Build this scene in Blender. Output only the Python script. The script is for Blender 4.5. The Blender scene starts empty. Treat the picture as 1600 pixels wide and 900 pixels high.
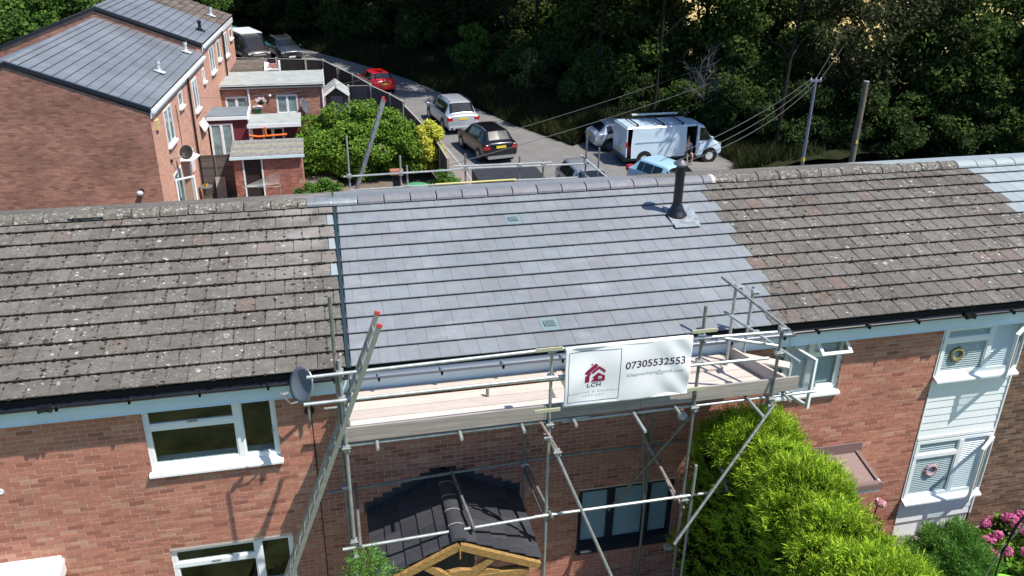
import bpy, bmesh, math, random
import numpy as np
from mathutils import Matrix, Vector

# ------------------------------------------------------------------ scene, camera, light
SC = bpy.context.scene
COL = SC.collection
R = math.radians
rnd = random.Random(7)
nrs = np.random.RandomState(11)

cam_d = bpy.data.cameras.new('camera')
cam = bpy.data.objects.new('camera', cam_d)
COL.objects.link(cam)
SC.camera = cam
cam_d.sensor_width = 36.0
cam_d.lens = 36.0 * 1324.7 / 1600.0
cam_d.clip_start = 0.1
cam_d.clip_end = 3000
_y, _p, _r = R(12.805), R(-25.134), R(0.792)
_f = Vector((math.sin(_y) * math.cos(_p), math.cos(_y) * math.cos(_p), math.sin(_p)))
_rt = Vector((math.cos(_y), -math.sin(_y), 0)); _up = _rt.cross(_f)
_r2 = math.cos(_r) * _rt + math.sin(_r) * _up
_u2 = -math.sin(_r) * _rt + math.cos(_r) * _up
cam.matrix_world = Matrix(((_r2.x, _u2.x, -_f.x, -0.07), (_r2.y, _u2.y, -_f.y, -11.035), (_r2.z, _u2.z, -_f.z, 11.46), (0, 0, 0, 1)))

SUN = Vector((0.405, -0.30, 0.865)).normalized()      # direction towards the sun
W = bpy.data.worlds.new('World'); SC.world = W; W.use_nodes = True
nt = W.node_tree; nt.nodes.clear()
sky = nt.nodes.new('ShaderNodeTexSky'); sky.sky_type = 'NISHITA'; sky.sun_disc = False
sky.sun_elevation = math.asin(SUN.z); sky.sun_rotation = math.atan2(SUN.x, SUN.y)
bg = nt.nodes.new('ShaderNodeBackground'); bg.inputs[1].default_value = 0.115
wo = nt.nodes.new('ShaderNodeOutputWorld')
hs = nt.nodes.new('ShaderNodeHueSaturation'); hs.inputs['Saturation'].default_value = 1.35
nt.links.new(sky.outputs[0], hs.inputs['Color']); nt.links.new(hs.outputs[0], bg.inputs[0]); nt.links.new(bg.outputs[0], wo.inputs[0])
sl = bpy.data.lights.new('sun', 'SUN'); sl.energy = 4.6; sl.angle = R(0.53); sl.color = (1.0, 0.955, 0.89)
so = bpy.data.objects.new('sun', sl); COL.objects.link(so)
so.rotation_euler = (-SUN).to_track_quat('-Z', 'Y').to_euler()
SC.view_settings.view_transform = 'Standard'; SC.view_settings.look = 'None'
SC.view_settings.exposure = 0.42; SC.view_settings.gamma = 1.0
SC.cycles.use_denoising = True
SC.cycles.max_bounces = 6; SC.cycles.diffuse_bounces = 3; SC.cycles.glossy_bounces = 3
SC.cycles.transparent_max_bounces = 8; SC.cycles.transmission_bounces = 3
SC.cycles.caustics_reflective = False; SC.cycles.caustics_refractive = False

# ------------------------------------------------------------------ materials
MATS = {}
def mat(name, color=(.5, .5, .5), rough=.7, metal=0., noise=0., nscale=8., spec=.5, rand=None, bump=0., bscale=60.,
        spots=None, trans=0., streak=None, coat=0., dust=False):
    """procedural material. noise: brightness mottling. rand: list of (pos, colour) picked per piece.
    spots: list of (scale, threshold, colour, kind) layered over the base"""
    m = bpy.data.materials.new(name); m.use_nodes = True; MATS[name] = m
    t = m.node_tree; N = t.nodes; L = t.links
    b = N['Principled BSDF']; b.inputs['Roughness'].default_value = rough; b.inputs['Metallic'].default_value = metal
    b.inputs['Specular IOR Level'].default_value = spec
    if coat: b.inputs['Coat Weight'].default_value = coat; b.inputs['Coat Roughness'].default_value = .05
    geo = N.new('ShaderNodeNewGeometry'); pos = geo.outputs['Position']
    if rand:
        oi = N.new('ShaderNodeObjectInfo'); ad = N.new('ShaderNodeMath'); ad.operation = 'ADD'
        fr = N.new('ShaderNodeMath'); fr.operation = 'FRACT'
        L.new(oi.outputs['Random'], ad.inputs[0]); L.new(geo.outputs['Random Per Island'], ad.inputs[1]); L.new(ad.outputs[0], fr.inputs[0])
        cr = N.new('ShaderNodeValToRGB'); e = cr.color_ramp.elements
        e[0].position = rand[0][0]; e[0].color = (*rand[0][1], 1)
        e[1].position = rand[-1][0]; e[1].color = (*rand[-1][1], 1)
        for p_, c_ in rand[1:-1]:
            q = e.new(p_); q.color = (*c_, 1)
        L.new(fr.outputs[0], cr.inputs[0]); col = cr.outputs[0]
    else:
        rg = N.new('ShaderNodeRGB'); rg.outputs[0].default_value = (*color, 1); col = rg.outputs[0]
    if noise:
        nz = N.new('ShaderNodeTexNoise'); nz.inputs['Scale'].default_value = nscale; nz.inputs['Detail'].default_value = 5
        nz.inputs['Roughness'].default_value = .65; L.new(pos, nz.inputs['Vector'])
        mr = N.new('ShaderNodeMapRange'); mr.inputs[1].default_value = .3; mr.inputs[2].default_value = .7
        mr.inputs[3].default_value = 1 - noise; mr.inputs[4].default_value = 1 + noise
        L.new(nz.outputs[0], mr.inputs[0])
        mx = N.new('ShaderNodeVectorMath'); mx.operation = 'SCALE'
        L.new(col, mx.inputs[0]); L.new(mr.outputs[0], mx.inputs['Scale']); col = mx.outputs[0]
    if streak:                                   # long grain along one axis: (sx,sy,sz), amount
        mp = N.new('ShaderNodeMapping'); mp.inputs['Scale'].default_value = streak[0]; L.new(pos, mp.inputs[0])
        nz = N.new('ShaderNodeTexNoise'); nz.inputs['Scale'].default_value = 1; nz.inputs['Detail'].default_value = 4; L.new(mp.outputs[0], nz.inputs[0])
        mr = N.new('ShaderNodeMapRange'); mr.inputs[1].default_value = .3; mr.inputs[2].default_value = .7
        mr.inputs[3].default_value = 1 - streak[1]; mr.inputs[4].default_value = 1 + streak[1]; L.new(nz.outputs[0], mr.inputs[0])
        mx = N.new('ShaderNodeVectorMath'); mx.operation = 'SCALE'; L.new(col, mx.inputs[0]); L.new(mr.outputs[0], mx.inputs['Scale']); col = mx.outputs[0]
    for sp in (spots or []):
        sc, th, c, kind = sp[:4]; soft = sp[4] if len(sp) > 4 else .04
        if kind == 'v':
            nd = N.new('ShaderNodeTexNoise'); nd.inputs['Scale'].default_value = sc * 1.6; nd.inputs['Detail'].default_value = 3; L.new(pos, nd.inputs[0])
            av = N.new('ShaderNodeVectorMath'); av.operation = 'SCALE'; av.inputs['Scale'].default_value = .9 / sc; L.new(nd.outputs['Color'], av.inputs[0])
            a2 = N.new('ShaderNodeVectorMath'); a2.operation = 'ADD'; L.new(pos, a2.inputs[0]); L.new(av.outputs[0], a2.inputs[1])
            tx = N.new('ShaderNodeTexVoronoi'); tx.inputs['Scale'].default_value = sc; L.new(a2.outputs[0], tx.inputs[0])
            src = tx.outputs['Distance']; lo, hi, a, z = th, th + soft, 1, 0
            # only some of the cells carry a spot, sizes differ
            sp2 = N.new('ShaderNodeSeparateColor'); L.new(tx.outputs['Color'], sp2.inputs[0])
            ml = N.new('ShaderNodeMath'); ml.operation = 'MULTIPLY_ADD'; L.new(sp2.outputs[0], ml.inputs[0]); ml.inputs[1].default_value = .45; L.new(src, ml.inputs[2]); src = ml.outputs[0]
        else:
            tx = N.new('ShaderNodeTexNoise'); tx.inputs['Scale'].default_value = sc; tx.inputs['Detail'].default_value = 6
            tx.inputs['Roughness'].default_value = .6; L.new(pos, tx.inputs[0]); src = tx.outputs[0]; lo, hi, a, z = th, th + soft, 0, 1
        mr = N.new('ShaderNodeMapRange'); mr.inputs[1].default_value = lo; mr.inputs[2].default_value = hi
        mr.inputs[3].default_value = a; mr.inputs[4].default_value = z; L.new(src, mr.inputs[0]); fac = mr.outputs[0]
        if kind == 'v':
            mk = N.new('ShaderNodeTexNoise'); mk.inputs['Scale'].default_value = sc * .12; L.new(pos, mk.inputs[0])
            m2 = N.new('ShaderNodeMapRange'); m2.inputs[1].default_value = .42; m2.inputs[2].default_value = .62; L.new(mk.outputs[0], m2.inputs[0])
            mu = N.new('ShaderNodeMath'); mu.operation = 'MULTIPLY'; L.new(fac, mu.inputs[0]); L.new(m2.outputs[0], mu.inputs[1]); fac = mu.outputs[0]
        mm = N.new('ShaderNodeMix'); mm.data_type = 'RGBA'; L.new(fac, mm.inputs[0]); L.new(col, mm.inputs[6]); mm.inputs[7].default_value = (*c, 1); col = mm.outputs[2]
    if dust:                                     # pale cutting dust lying beside the new roof
        sx = N.new('ShaderNodeSeparateXYZ'); L.new(pos, sx.inputs[0])
        m1 = N.new('ShaderNodeMapRange'); m1.inputs[1].default_value = -2.2; m1.inputs[2].default_value = -.2; m1.interpolation_type = 'SMOOTHSTEP'; L.new(sx.outputs[0], m1.inputs[0])
        m1b = N.new('ShaderNodeMapRange'); m1b.inputs[1].default_value = .2; m1b.inputs[2].default_value = .6; m1b.inputs[3].default_value = 1; m1b.inputs[4].default_value = 0; L.new(sx.outputs[0], m1b.inputs[0])
        m2 = N.new('ShaderNodeMapRange'); m2.inputs[1].default_value = .6; m2.inputs[2].default_value = 2.6; L.new(sx.outputs[1], m2.inputs[0])
        dn = N.new('ShaderNodeTexNoise'); dn.inputs['Scale'].default_value = 1.7; dn.inputs['Detail'].default_value = 3; L.new(pos, dn.inputs[0])
        m3 = N.new('ShaderNodeMapRange'); m3.inputs[1].default_value = .35; m3.inputs[2].default_value = .65; m3.inputs[4].default_value = .62; L.new(dn.outputs[0], m3.inputs[0])
        fc = m1.outputs[0]
        for q_ in (m1b, m2, m3):
            mu = N.new('ShaderNodeMath'); mu.operation = 'MULTIPLY'; L.new(fc, mu.inputs[0]); L.new(q_.outputs[0], mu.inputs[1]); fc = mu.outputs[0]
        mm = N.new('ShaderNodeMix'); mm.data_type = 'RGBA'; L.new(fc, mm.inputs[0]); L.new(col, mm.inputs[6]); mm.inputs[7].default_value = (.36, .33, .31, 1); col = mm.outputs[2]
    L.new(col, b.inputs['Base Color'])
    if bump:
        bz = N.new('ShaderNodeTexNoise'); bz.inputs['Scale'].default_value = bscale; bz.inputs['Detail'].default_value = 4; L.new(pos, bz.inputs[0])
        bp = N.new('ShaderNodeBump'); bp.inputs['Strength'].default_value = bump; bp.inputs['Distance'].default_value = .01
        L.new(bz.outputs[0], bp.inputs['Height']); L.new(bp.outputs[0], b.inputs['Normal'])
    if trans:                                    # thin leaves let light through
        tr = N.new('ShaderNodeBsdfTranslucent'); L.new(col, tr.inputs[0])
        ms = N.new('ShaderNodeMixShader'); ms.inputs[0].default_value = trans
        L.new(b.outputs[0], ms.inputs[1]); L.new(tr.outputs[0], ms.inputs[2]); L.new(ms.outputs[0], N['Material Output'].inputs[0])
    return m

def glass_pane(name, tint=(.8, .85, .85), refl=1.0):
    m = bpy.data.materials.new(name); m.use_nodes = True; t = m.node_tree; N = t.nodes; L = t.links
    N.remove(N['Principled BSDF'])
    tr = N.new('ShaderNodeBsdfTransparent'); tr.inputs[0].default_value = (*tint, 1)
    gl = N.new('ShaderNodeBsdfGlossy'); gl.inputs['Roughness'].default_value = .03
    fr = N.new('ShaderNodeFresnel'); fr.inputs[0].default_value = 1.75
    ms = N.new('ShaderNodeMixShader'); g_ = N.new('ShaderNodeNewGeometry'); iv = N.new('ShaderNodeMath'); iv.operation = 'SUBTRACT'; iv.inputs[0].default_value = 1; L.new(g_.outputs['Backfacing'], iv.inputs[1]); mu = N.new('ShaderNodeMath'); mu.operation = 'MULTIPLY'; L.new(fr.outputs[0], mu.inputs[0]); L.new(iv.outputs[0], mu.inputs[1]); L.new(mu.outputs[0], ms.inputs[0]); L.new(tr.outputs[0], ms.inputs[1]); L.new(gl.outputs[0], ms.inputs[2])
    L.new(ms.outputs[0], N['Material Output'].inputs[0]); return m

BR = [(0, (.30, .12, .085)), (.15, (.41, .17, .115)), (.5, (.48, .21, .14)), (.78, (.44, .185, .13)), (.9, (.53, .29, .195)), (1, (.36, .15, .11))]
M_brick = mat('brick_red', rough=.92, rand=BR, noise=.16, nscale=30, streak=((.7, .7, .5), .16), bump=.4, bscale=90, spec=.2)
M_brick_far = mat('brick_brown_red', rough=.92, rand=[(0, (.27, .135, .10)), (.3, (.37, .185, .135)), (.6, (.46, .235, .165)), (1, (.33, .165, .12))], noise=.18, nscale=1.1, streak=((.5, .5, .9), .14), spec=.2)
M_brick_dark = mat('brick_dark', rough=.92, rand=[(0, (.09, .055, .04)), (.5, (.16, .095, .065)), (1, (.23, .14, .09))], noise=.15, nscale=20, spec=.2)
M_mortar = mat('mortar', (.62, .47, .40), .95, noise=.12, nscale=25, spec=.1)
M_mortar_far = mat('mortar_brown', (.38, .25, .20), .95, noise=.12, nscale=2, spec=.1)
M_mortar_grey = mat('mortar_grey', (.46, .40, .32), .95, noise=.12, nscale=25, spec=.1)
M_tile = mat('roof_tile_new', rough=.62, rand=[(0, (.200, .218, .232)), (.35, (.218, .235, .249)), (.7, (.210, .222, .236)), (.93, (.205, .208, .220)), (1, (.230, .250, .262))],
             noise=.10, nscale=5, bump=.12, bscale=120, streak=((.6, .6, .6), .12), spots=[(1.6, .60, (.31, .33, .34), 'n', .22)])
M_tile_pale = mat('roof_tile_pale', rough=.6, rand=[(0, (.27, .315, .325)), (1, (.32, .36, .37))], noise=.07, nscale=5)
M_tile_old = mat('roof_tile_old', rough=.95, spec=.1, rand=[(0, (.118, .107, .093)), (.3, (.146, .135, .119)), (.62, (.158, .147, .131)), (.9, (.140, .127, .111)), (.965, (.150, .125, .108)), (1, (.170, .128, .110))],
                 noise=.22, nscale=9, bump=.6, bscale=70, streak=((.8, .8, .8), .14),
                 spots=[(11, .60, (.24, .235, .215), 'n', .1), (13, .25, (.50, .49, .44), 'v', .06), (6, .22, (.42, .41, .37), 'v', .06), (26, .30, (.34, .33, .29), 'v', .07), (5.5, .62, (.06, .052, .04), 'n', .06)], dust=True)
M_tile_farold = mat('roof_tile_brown', rough=.95, spec=.1, rand=[(0, (.10, .085, .07)), (1, (.17, .14, .12))], noise=.3, nscale=3)
M_tile_far = mat('roof_tile_slate', rough=.55, rand=[(0, (.155, .17, .19)), (1, (.185, .20, .22))], noise=.06, nscale=2, streak=((.35, .35, .35), .2))
M_ridge = mat('ridge_tile_new', rough=.65, rand=[(0, (.16, .16, .175)), (1, (.20, .20, .215))], noise=.15, nscale=9)
M_ridge_old = mat('ridge_tile_old', rough=.97, spec=.1, color=(.15, .138, .12), noise=.35, nscale=14, bump=.8, bscale=40,
                  spots=[(16, .55, (.40, .38, .33), 'n', .09), (11, .62, (.05, .045, .035), 'n', .05)])
M_moss = mat('moss', (.03, .028, .018), 1, noise=.4, nscale=40, spec=.05)
M_lead = mat('lead', (.22, .245, .26), .5, metal=.3, noise=.25, nscale=7)
M_white = mat('upvc_white', (.84, .87, .88), .32, noise=.03, nscale=3)
M_board = mat('upvc_board', (.66, .80, .86), .35, noise=.05, nscale=2, streak=((1.2, 20, 60), .03))  # white board; the bluish cast of its shade is put into the colour
M_black = mat('black_plastic', (.012, .013, .018), .3)
M_grey_pl = mat('grey_plastic', (.10, .12, .15), .35)
M_glass = mat('window_glass', (.012, .014, .010), .04, spec=1.0)
M_glass_clear = glass_pane('clear_glass')
M_blind = mat('blind_white', (.80, .84, .86), .5)
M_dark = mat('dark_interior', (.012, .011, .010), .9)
M_anthr = mat('anthracite_frame', (.018, .022, .032), .4)
M_galv = mat('galvanised_steel', (.42, .45, .44), .48, metal=.5, noise=.25, nscale=9)
M_galv_dark = mat('weathered_steel', (.24, .25, .24), .5, metal=.5, noise=.35, nscale=14, spots=[(25, .62, (.22, .12, .08), 'n', .08)])
M_rust = mat('rusty_tube', (.33, .24, .20), .7, metal=.2, noise=.3, nscale=20)
M_coupler = mat('coupler_steel', (.50, .52, .50), .45, metal=.6, noise=.3, nscale=50)
M_alu = mat('aluminium', (.36, .38, .38), .4, metal=.6, noise=.15, nscale=12)
M_redcap = mat('red_rubber', (.55, .06, .05), .5)
M_wood = mat('pale_board', rough=.8, rand=[(0, (.47, .40, .35)), (.5, (.60, .53, .47)), (1, (.54, .46, .40))], streak=((1.5, 40, 40), .10), noise=.05, nscale=4)
M_toe = mat('weathered_board', rough=.85, rand=[(0, (.30, .27, .235)), (1, (.36, .32, .28))], streak=((1.3, 30, 45), .2), noise=.08, nscale=3)
M_oak = mat('oak_timber', (.33, .195, .065), .65, streak=((9, 9, 30), .3), noise=.2, nscale=26)
M_slate = mat('porch_slate', rough=.5, rand=[(0, (.035, .037, .045)), (1, (.06, .062, .07))], noise=.15, nscale=12)
M_banner = mat('banner_vinyl', (.90, .91, .91), .38, noise=.02, nscale=3)
M_maroon = mat('maroon_print', (.27, .012, .055), .5)
M_navy = mat('purple_print', (.075, .03, .085), .5)
M_pale = mat('pale_print', (.42, .42, .42), .5)
M_fell = mat('brown_felt', (.26, .18, .165), .9, noise=.2, nscale=50, bump=.3, bscale=200)
M_felt_grey = mat('grey_felt', (.34, .36, .34), .9, noise=.18, nscale=2.2)
M_felt_slate = mat('slate_felt', (.17, .20, .22), .8, noise=.15, nscale=2)
M_red_paint = mat('maroon_paint', (.17, .03, .04), .6, noise=.1, nscale=3)
M_fence = mat('fence_dark', rough=.85, rand=[(0, (.035, .03, .028)), (1, (.07, .06, .052))], noise=.2, nscale=4)
M_fence_grey = mat('fence_weathered', rough=.9, rand=[(0, (.10, .09, .08)), (1, (.18, .16, .145))], noise=.2, nscale=4)
M_fence_blue = mat('fence_charcoal', rough=.8, rand=[(0, (.04, .045, .055)), (1, (.06, .065, .078))], noise=.15, nscale=4)
M_conc = mat('concrete', (.36, .34, .31), .9, noise=.15, nscale=4)
M_asphalt = mat('asphalt', (.185, .177, .168), .95, noise=.13, nscale=1.1, spec=.2, bump=.3, bscale=30, spots=[(.35, .56, (.215, .206, .196), 'n', .1), (2.5, .68, (.12, .115, .11), 'n', .05)])
M_pave = mat('pavement', (.24, .20, .185), .95, noise=.12, nscale=1.5, spec=.2)
M_kerb = mat('kerb_stone', (.33, .31, .29), .9, noise=.12, nscale=3)
M_ground = mat('grass_ground', (.028, .038, .014), 1, noise=.35, nscale=.6, spec=.05, spots=[(.25, .55, (.045, .045, .022), 'n', .12)])
M_lawn = mat('lawn', (.13, .155, .06), 1, noise=.6, nscale=1.6, spec=.05)
M_bank = mat('bank_soil', (.022, .026, .012), 1, noise=.35, nscale=1.2, spec=.05)
M_field = mat('dry_field', (.50, .37, .15), 1, noise=.22, nscale=.6, spec=.05)
M_garden = mat('garden_ground', (.17, .14, .11), 1, noise=.3, nscale=1.3, spec=.05)
M_bark = mat('bark', (.028, .024, .02), .95, noise=.3, nscale=6, spec=.1)
M_bark_pale = mat('dead_branch', (.28, .27, .25), .9, noise=.2, nscale=10, spec=.1)
M_pole = mat('pole_timber', (.15, .125, .10), .9, noise=.25, nscale=4)
M_post = mat('lamp_post_steel', (.20, .22, .30), .5, metal=.3, noise=.15, nscale=4)
M_yellow = mat('yellow_label', (.6, .5, .05), .5)
M_wire = mat('cable', (.10, .105, .10), .6)
def leafmat(name, c0, c1, c2, trans=.25, noise=.35, ns=1.2):
    return mat(name, rough=.7, spec=.10, rand=[(0, c0), (.5, c1), (1, c2)], noise=noise, nscale=ns, trans=trans)
M_leaf_wood = leafmat('leaf_wood', (.022, .042, .012), (.042, .070, .020), (.080, .115, .034), trans=.35)
M_leaf_wood3 = leafmat('leaf_wood_mid', (.035, .065, .014), (.062, .105, .024), (.11, .16, .04), trans=.35)
M_leaf_wood4 = leafmat('leaf_wood_brownish', (.035, .045, .018), (.058, .070, .028), (.09, .10, .045), trans=.35)
M_leaf_wood2 = leafmat('leaf_wood_sun_tint', (.07, .13, .02), (.12, .20, .035), (.18, .27, .05))  # leaves brightened so the shaded young tree looks sunlit
M_leaf_dry = leafmat('leaf_olive', (.09, .105, .03), (.14, .155, .045), (.2, .21, .07))
M_leaf_mid = leafmat('leaf_garden', (.075, .15, .02), (.135, .25, .03), (.22, .36, .05), ns=2)
M_leaf_small = leafmat('leaf_privet', (.05, .12, .02), (.09, .19, .03), (.13, .25, .05), ns=2)
M_leaf_yel = leafmat('leaf_yellow', (.36, .42, .05), (.56, .56, .07), (.68, .65, .12), ns=3)
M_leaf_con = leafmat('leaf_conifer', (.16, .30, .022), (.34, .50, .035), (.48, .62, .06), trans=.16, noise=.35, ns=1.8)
M_leaf_con_in = leafmat('leaf_conifer_inner_shade', (.010, .022, .004), (.018, .034, .007), (.045, .04, .014), trans=.1)  # leaves darkened to paint shade inside and on the left of the hedge
M_leaf_fern = leafmat('leaf_feathery', (.07, .17, .03), (.12, .27, .045), (.2, .38, .08), ns=4)
M_leaf_top = leafmat('leaf_sunlit', (.035, .08, .014), (.07, .14, .025), (.12, .21, .04), ns=.7)
M_pink = mat('pink_petal', rough=.6, rand=[(0, (.50, .07, .22)), (.6, (.66, .14, .34)), (1, (.75, .28, .45))], trans=.2)
M_rose = mat('rose_petal', rough=.6, rand=[(0, (.75, .33, .36)), (1, (.85, .55, .55))], trans=.2)
M_petal_white = mat('white_petal', rough=.6, rand=[(0, (.75, .65, .68)), (1, (.85, .82, .8))])
M_grass = leafmat('long_grass', (.018, .028, .008), (.032, .042, .012), (.06, .062, .025), trans=.2, ns=.8)
M_tyre = mat('tyre', (.012, .012, .012), .85)
M_rim = mat('alloy', (.35, .36, .37), .35, metal=.8)
M_carglass = mat('car_glass', (.010, .012, .014), .05, spec=.8)
M_carglass_teal = mat('car_glass_teal', (.05, .12, .13), .05, spec=.8)
def paint(name, c, metal=.0): return mat(name, c, .28, metal=metal, spec=.5, coat=.6)
P_red = paint('paint_red', (.62, .012, .018)); P_silver = paint('paint_silver', (.52, .56, .60), .35); P_black = paint('paint_black', (.006, .006, .008))
P_white = paint('paint_white', (.56, .68, .77)); P_blue = paint('paint_pale_blue', (.36, .58, .72)); P_brown = paint('paint_brown', (.045, .035, .032), .3)
P_grey = paint('paint_dark_grey', (.05, .055, .065), .4); P_lightgrey = paint('paint_grey', (.34, .35, .37), .35); P_cyan = paint('paint_turquoise', (.02, .45, .50))
M_tail = mat('tail_lamp', (.45, .01, .02), .25); M_head = mat('head_lamp', (.55, .58, .6), .15, metal=.3)
M_plate_y = mat('plate_yellow', (.75, .58, .05), .5); M_plate_w = mat('plate_white', (.75, .75, .72), .5)
M_skin = mat('skin', (.50, .28, .20), .6); M_shirt = mat('shirt', (.30, .32, .42), .9, noise=.3, nscale=20); M_short = mat('shorts', (.05, .05, .07), .9); M_hair = mat('hair', (.05, .03, .02), .8)
M_tarp = mat('tarpaulin', (.035, .036, .042), .55, noise=.2, nscale=4)
M_greenpl = mat('green_plastic', (.07, .30, .12), .45); M_orange = mat('orange_plastic', (.80, .16, .02), .5); M_yelpl = mat('yellow_plastic', (.8, .45, .03), .5)
M_wreath = mat('wreath_straw', rough=.9, rand=[(0, (.17, .15, .06)), (1, (.30, .26, .12))]); M_wreath_pink = mat('wreath_pink', rough=.9, rand=[(0, (.35, .18, .22)), (.5, (.42, .30, .32)), (1, (.25, .22, .2))])
M_yellow_tube = mat('yellow_tube', (.62, .58, .22), .5)
M_strap = mat('strap_yellow', (.42, .42, .28), .7)

# ------------------------------------------------------------------ geometry helpers
WMX = {}
class MB:
    def __init__(s): s.v = []; s.f = []
    def add(s, vs, fs):
        k = len(s.v); s.v += [tuple(p) for p in vs]; s.f += [tuple(i + k for i in q) for q in fs]; return s
    def box(s, a, b, M=None):
        x0, y0, z0 = a; x1, y1, z1 = b
        vs = [Vector(p) for p in ((x0, y0, z0), (x1, y0, z0), (x1, y1, z0), (x0, y1, z0), (x0, y0, z1), (x1, y0, z1), (x1, y1, z1), (x0, y1, z1))]
        if M is not None: vs = [M @ p for p in vs]
        return s.add(vs, [(0, 3, 2, 1), (4, 5, 6, 7), (0, 1, 5, 4), (1, 2, 6, 5), (2, 3, 7, 6), (3, 0, 4, 7)])
    def beam(s, p, q, w, h, up=(0, 0, 1)):
        p = Vector(p); q = Vector(q); d = (q - p); L_ = d.length; d.normalize(); u = Vector(up); sd = d.cross(u)
        if sd.length < 1e-4: sd = d.cross(Vector((1, 0, 0)))
        sd.normalize(); u = sd.cross(d)
        M = Matrix(((d.x, sd.x, u.x, p.x), (d.y, sd.y, u.y, p.y), (d.z, sd.z, u.z, p.z), (0, 0, 0, 1)))
        return s.box((0, -w / 2, -h / 2), (L_, w / 2, h / 2), M)
    def tube(s, pts, r, n=8, r2=None, caps=True):
        pts = [Vector(p) for p in pts]; m = len(pts); rings = []
        for i, p in enumerate(pts):
            d = (pts[min(i + 1, m - 1)] - pts[max(i - 1, 0)]).normalized()
            a = d.cross(Vector((0, 0, 1)))
            if a.length < 1e-3: a = Vector((1, 0, 0))
            a.normalize(); b = d.cross(a)
            rr = r + ((r2 if r2 is not None else r) - r) * i / max(1, m - 1)
            rings.append([p + rr * (math.cos(t) * a + math.sin(t) * b) for t in [2 * math.pi * k / n for k in range(n)]])
        vs = [q for g in rings for q in g]; fs = []
        for i in range(m - 1):
            for k in range(n): fs.append((i * n + k, i * n + (k + 1) % n, (i + 1) * n + (k + 1) % n, (i + 1) * n + k))
        if caps: fs += [tuple(range(n))[::-1], tuple((m - 1) * n + k for k in range(n))]
        return s.add(vs, fs)
    def poly(s, pts, d):          # prism: polygon pts extruded by vector d
        n = len(pts); d = Vector(d); a = [Vector(p) for p in pts]
        return s.add(a + [p + d for p in a], [tuple(range(n))[::-1], tuple(range(n, 2 * n))] + [(i, (i + 1) % n, n + (i + 1) % n, n + i) for i in range(n)])
    def ball(s, c, r, sz=(1, 1, 1), nu=8, nv=5, jit=0):
        c = Vector(c); vs = []
        for j in range(nv + 1):
            ph = math.pi * j / nv
            for i in range(nu):
                th = 2 * math.pi * i / nu; k = r * (1 + jit * rnd.uniform(-1, 1))
                vs.append(c + Vector((k * sz[0] * math.sin(ph) * math.cos(th), k * sz[1] * math.sin(ph) * math.sin(th), k * sz[2] * math.cos(ph))))
        return s.add(vs, [(j * nu + i, (j + 1) * nu + i, (j + 1) * nu + (i + 1) % nu, j * nu + (i + 1) % nu) for j in range(nv) for i in range(nu)])
    def mesh(s, name, m, smooth=False):
        me = bpy.data.meshes.new(name); me.from_pydata(s.v, [], s.f)
        for x in (m if isinstance(m, (list, tuple)) else [m]): me.materials.append(x)
        if smooth: me.polygons.foreach_set('use_smooth', [True] * len(me.polygons))
        me.update(); return me

def wm(o): return WMX.get(o.name, Matrix.Identity(4))
def link(o, parent=None, local=False):
    COL.objects.link(o)
    if parent is not None:
        o.parent = parent
        if not local: o.matrix_parent_inverse = wm(parent).inverted()
        else: WMX[o.name] = wm(parent) @ WMX.get(o.name, Matrix.Identity(4))
    return o
def obj(name, mb, m, parent=None, local=False, smooth=False, kind=None, label=None):
    me = mb if isinstance(mb, bpy.types.Mesh) else mb.mesh(name, m, smooth)
    o = bpy.data.objects.new(name, me); link(o, parent, local)
    if kind: o['kind'] = kind
    if label: o['label'] = label
    return o
def thing(name, label, cat, loc=(0, 0, 0), rz=0, group=None):
    o = bpy.data.objects.new(name, None); o.location = loc; o.rotation_euler = (0, 0, rz); COL.objects.link(o)
    WMX[o.name] = Matrix.Translation(loc) @ Matrix.Rotation(rz, 4, 'Z')
    return tag(o, label, cat, group)
def tag(o, label, cat, group=None):
    o['label'] = label; o['category'] = cat
    if group: o['group'] = group
    return o
def npmesh(name, V, F, m, smooth=False):
    """V (n,3), F (k,c) -> mesh, quickly"""
    me = bpy.data.meshes.new(name); V = np.asarray(V, np.float32); F = np.asarray(F, np.int32); c = F.shape[1]
    me.vertices.add(len(V)); me.vertices.foreach_set('co', V.ravel())
    me.loops.add(F.size); me.loops.foreach_set('vertex_index', F.ravel())
    me.polygons.add(len(F)); me.polygons.foreach_set('loop_start', np.arange(0, F.size, c, dtype=np.int32))
    me.materials.append(m); me.update(calc_edges=True)
    return me
def leaf_mesh(name, C, size, m, up=.5, aspect=.6, dirs=None, dirw=0., jit=.4):
    """one small folded leaf (2 triangles) at each point of C; normals lean to `up` and to dirs"""
    n = len(C); C = np.asarray(C)
    nrm = nrs.normal(size=(n, 3)); nrm[:, 2] += up * 1.6
    if dirs is not None: nrm += dirs * dirw
    nrm /= np.linalg.norm(nrm, axis=1)[:, None]
    t = nrs.normal(size=(n, 3)); t -= (t * nrm).sum(1)[:, None] * nrm; t /= np.linalg.norm(t, axis=1)[:, None]
    b = np.cross(nrm, t); s = size * (1 + jit * nrs.uniform(-1, 1, n))[:, None]
    V = np.stack([C - t * s * .5, C + b * s * aspect * .5 - nrm * s * .08, C + t * s * .5, C - b * s * aspect * .5 + nrm * s * .08], 1).reshape(-1, 3)
    F = np.arange(4 * n).reshape(n, 4)
    return npmesh(name, V, F, m)
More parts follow.
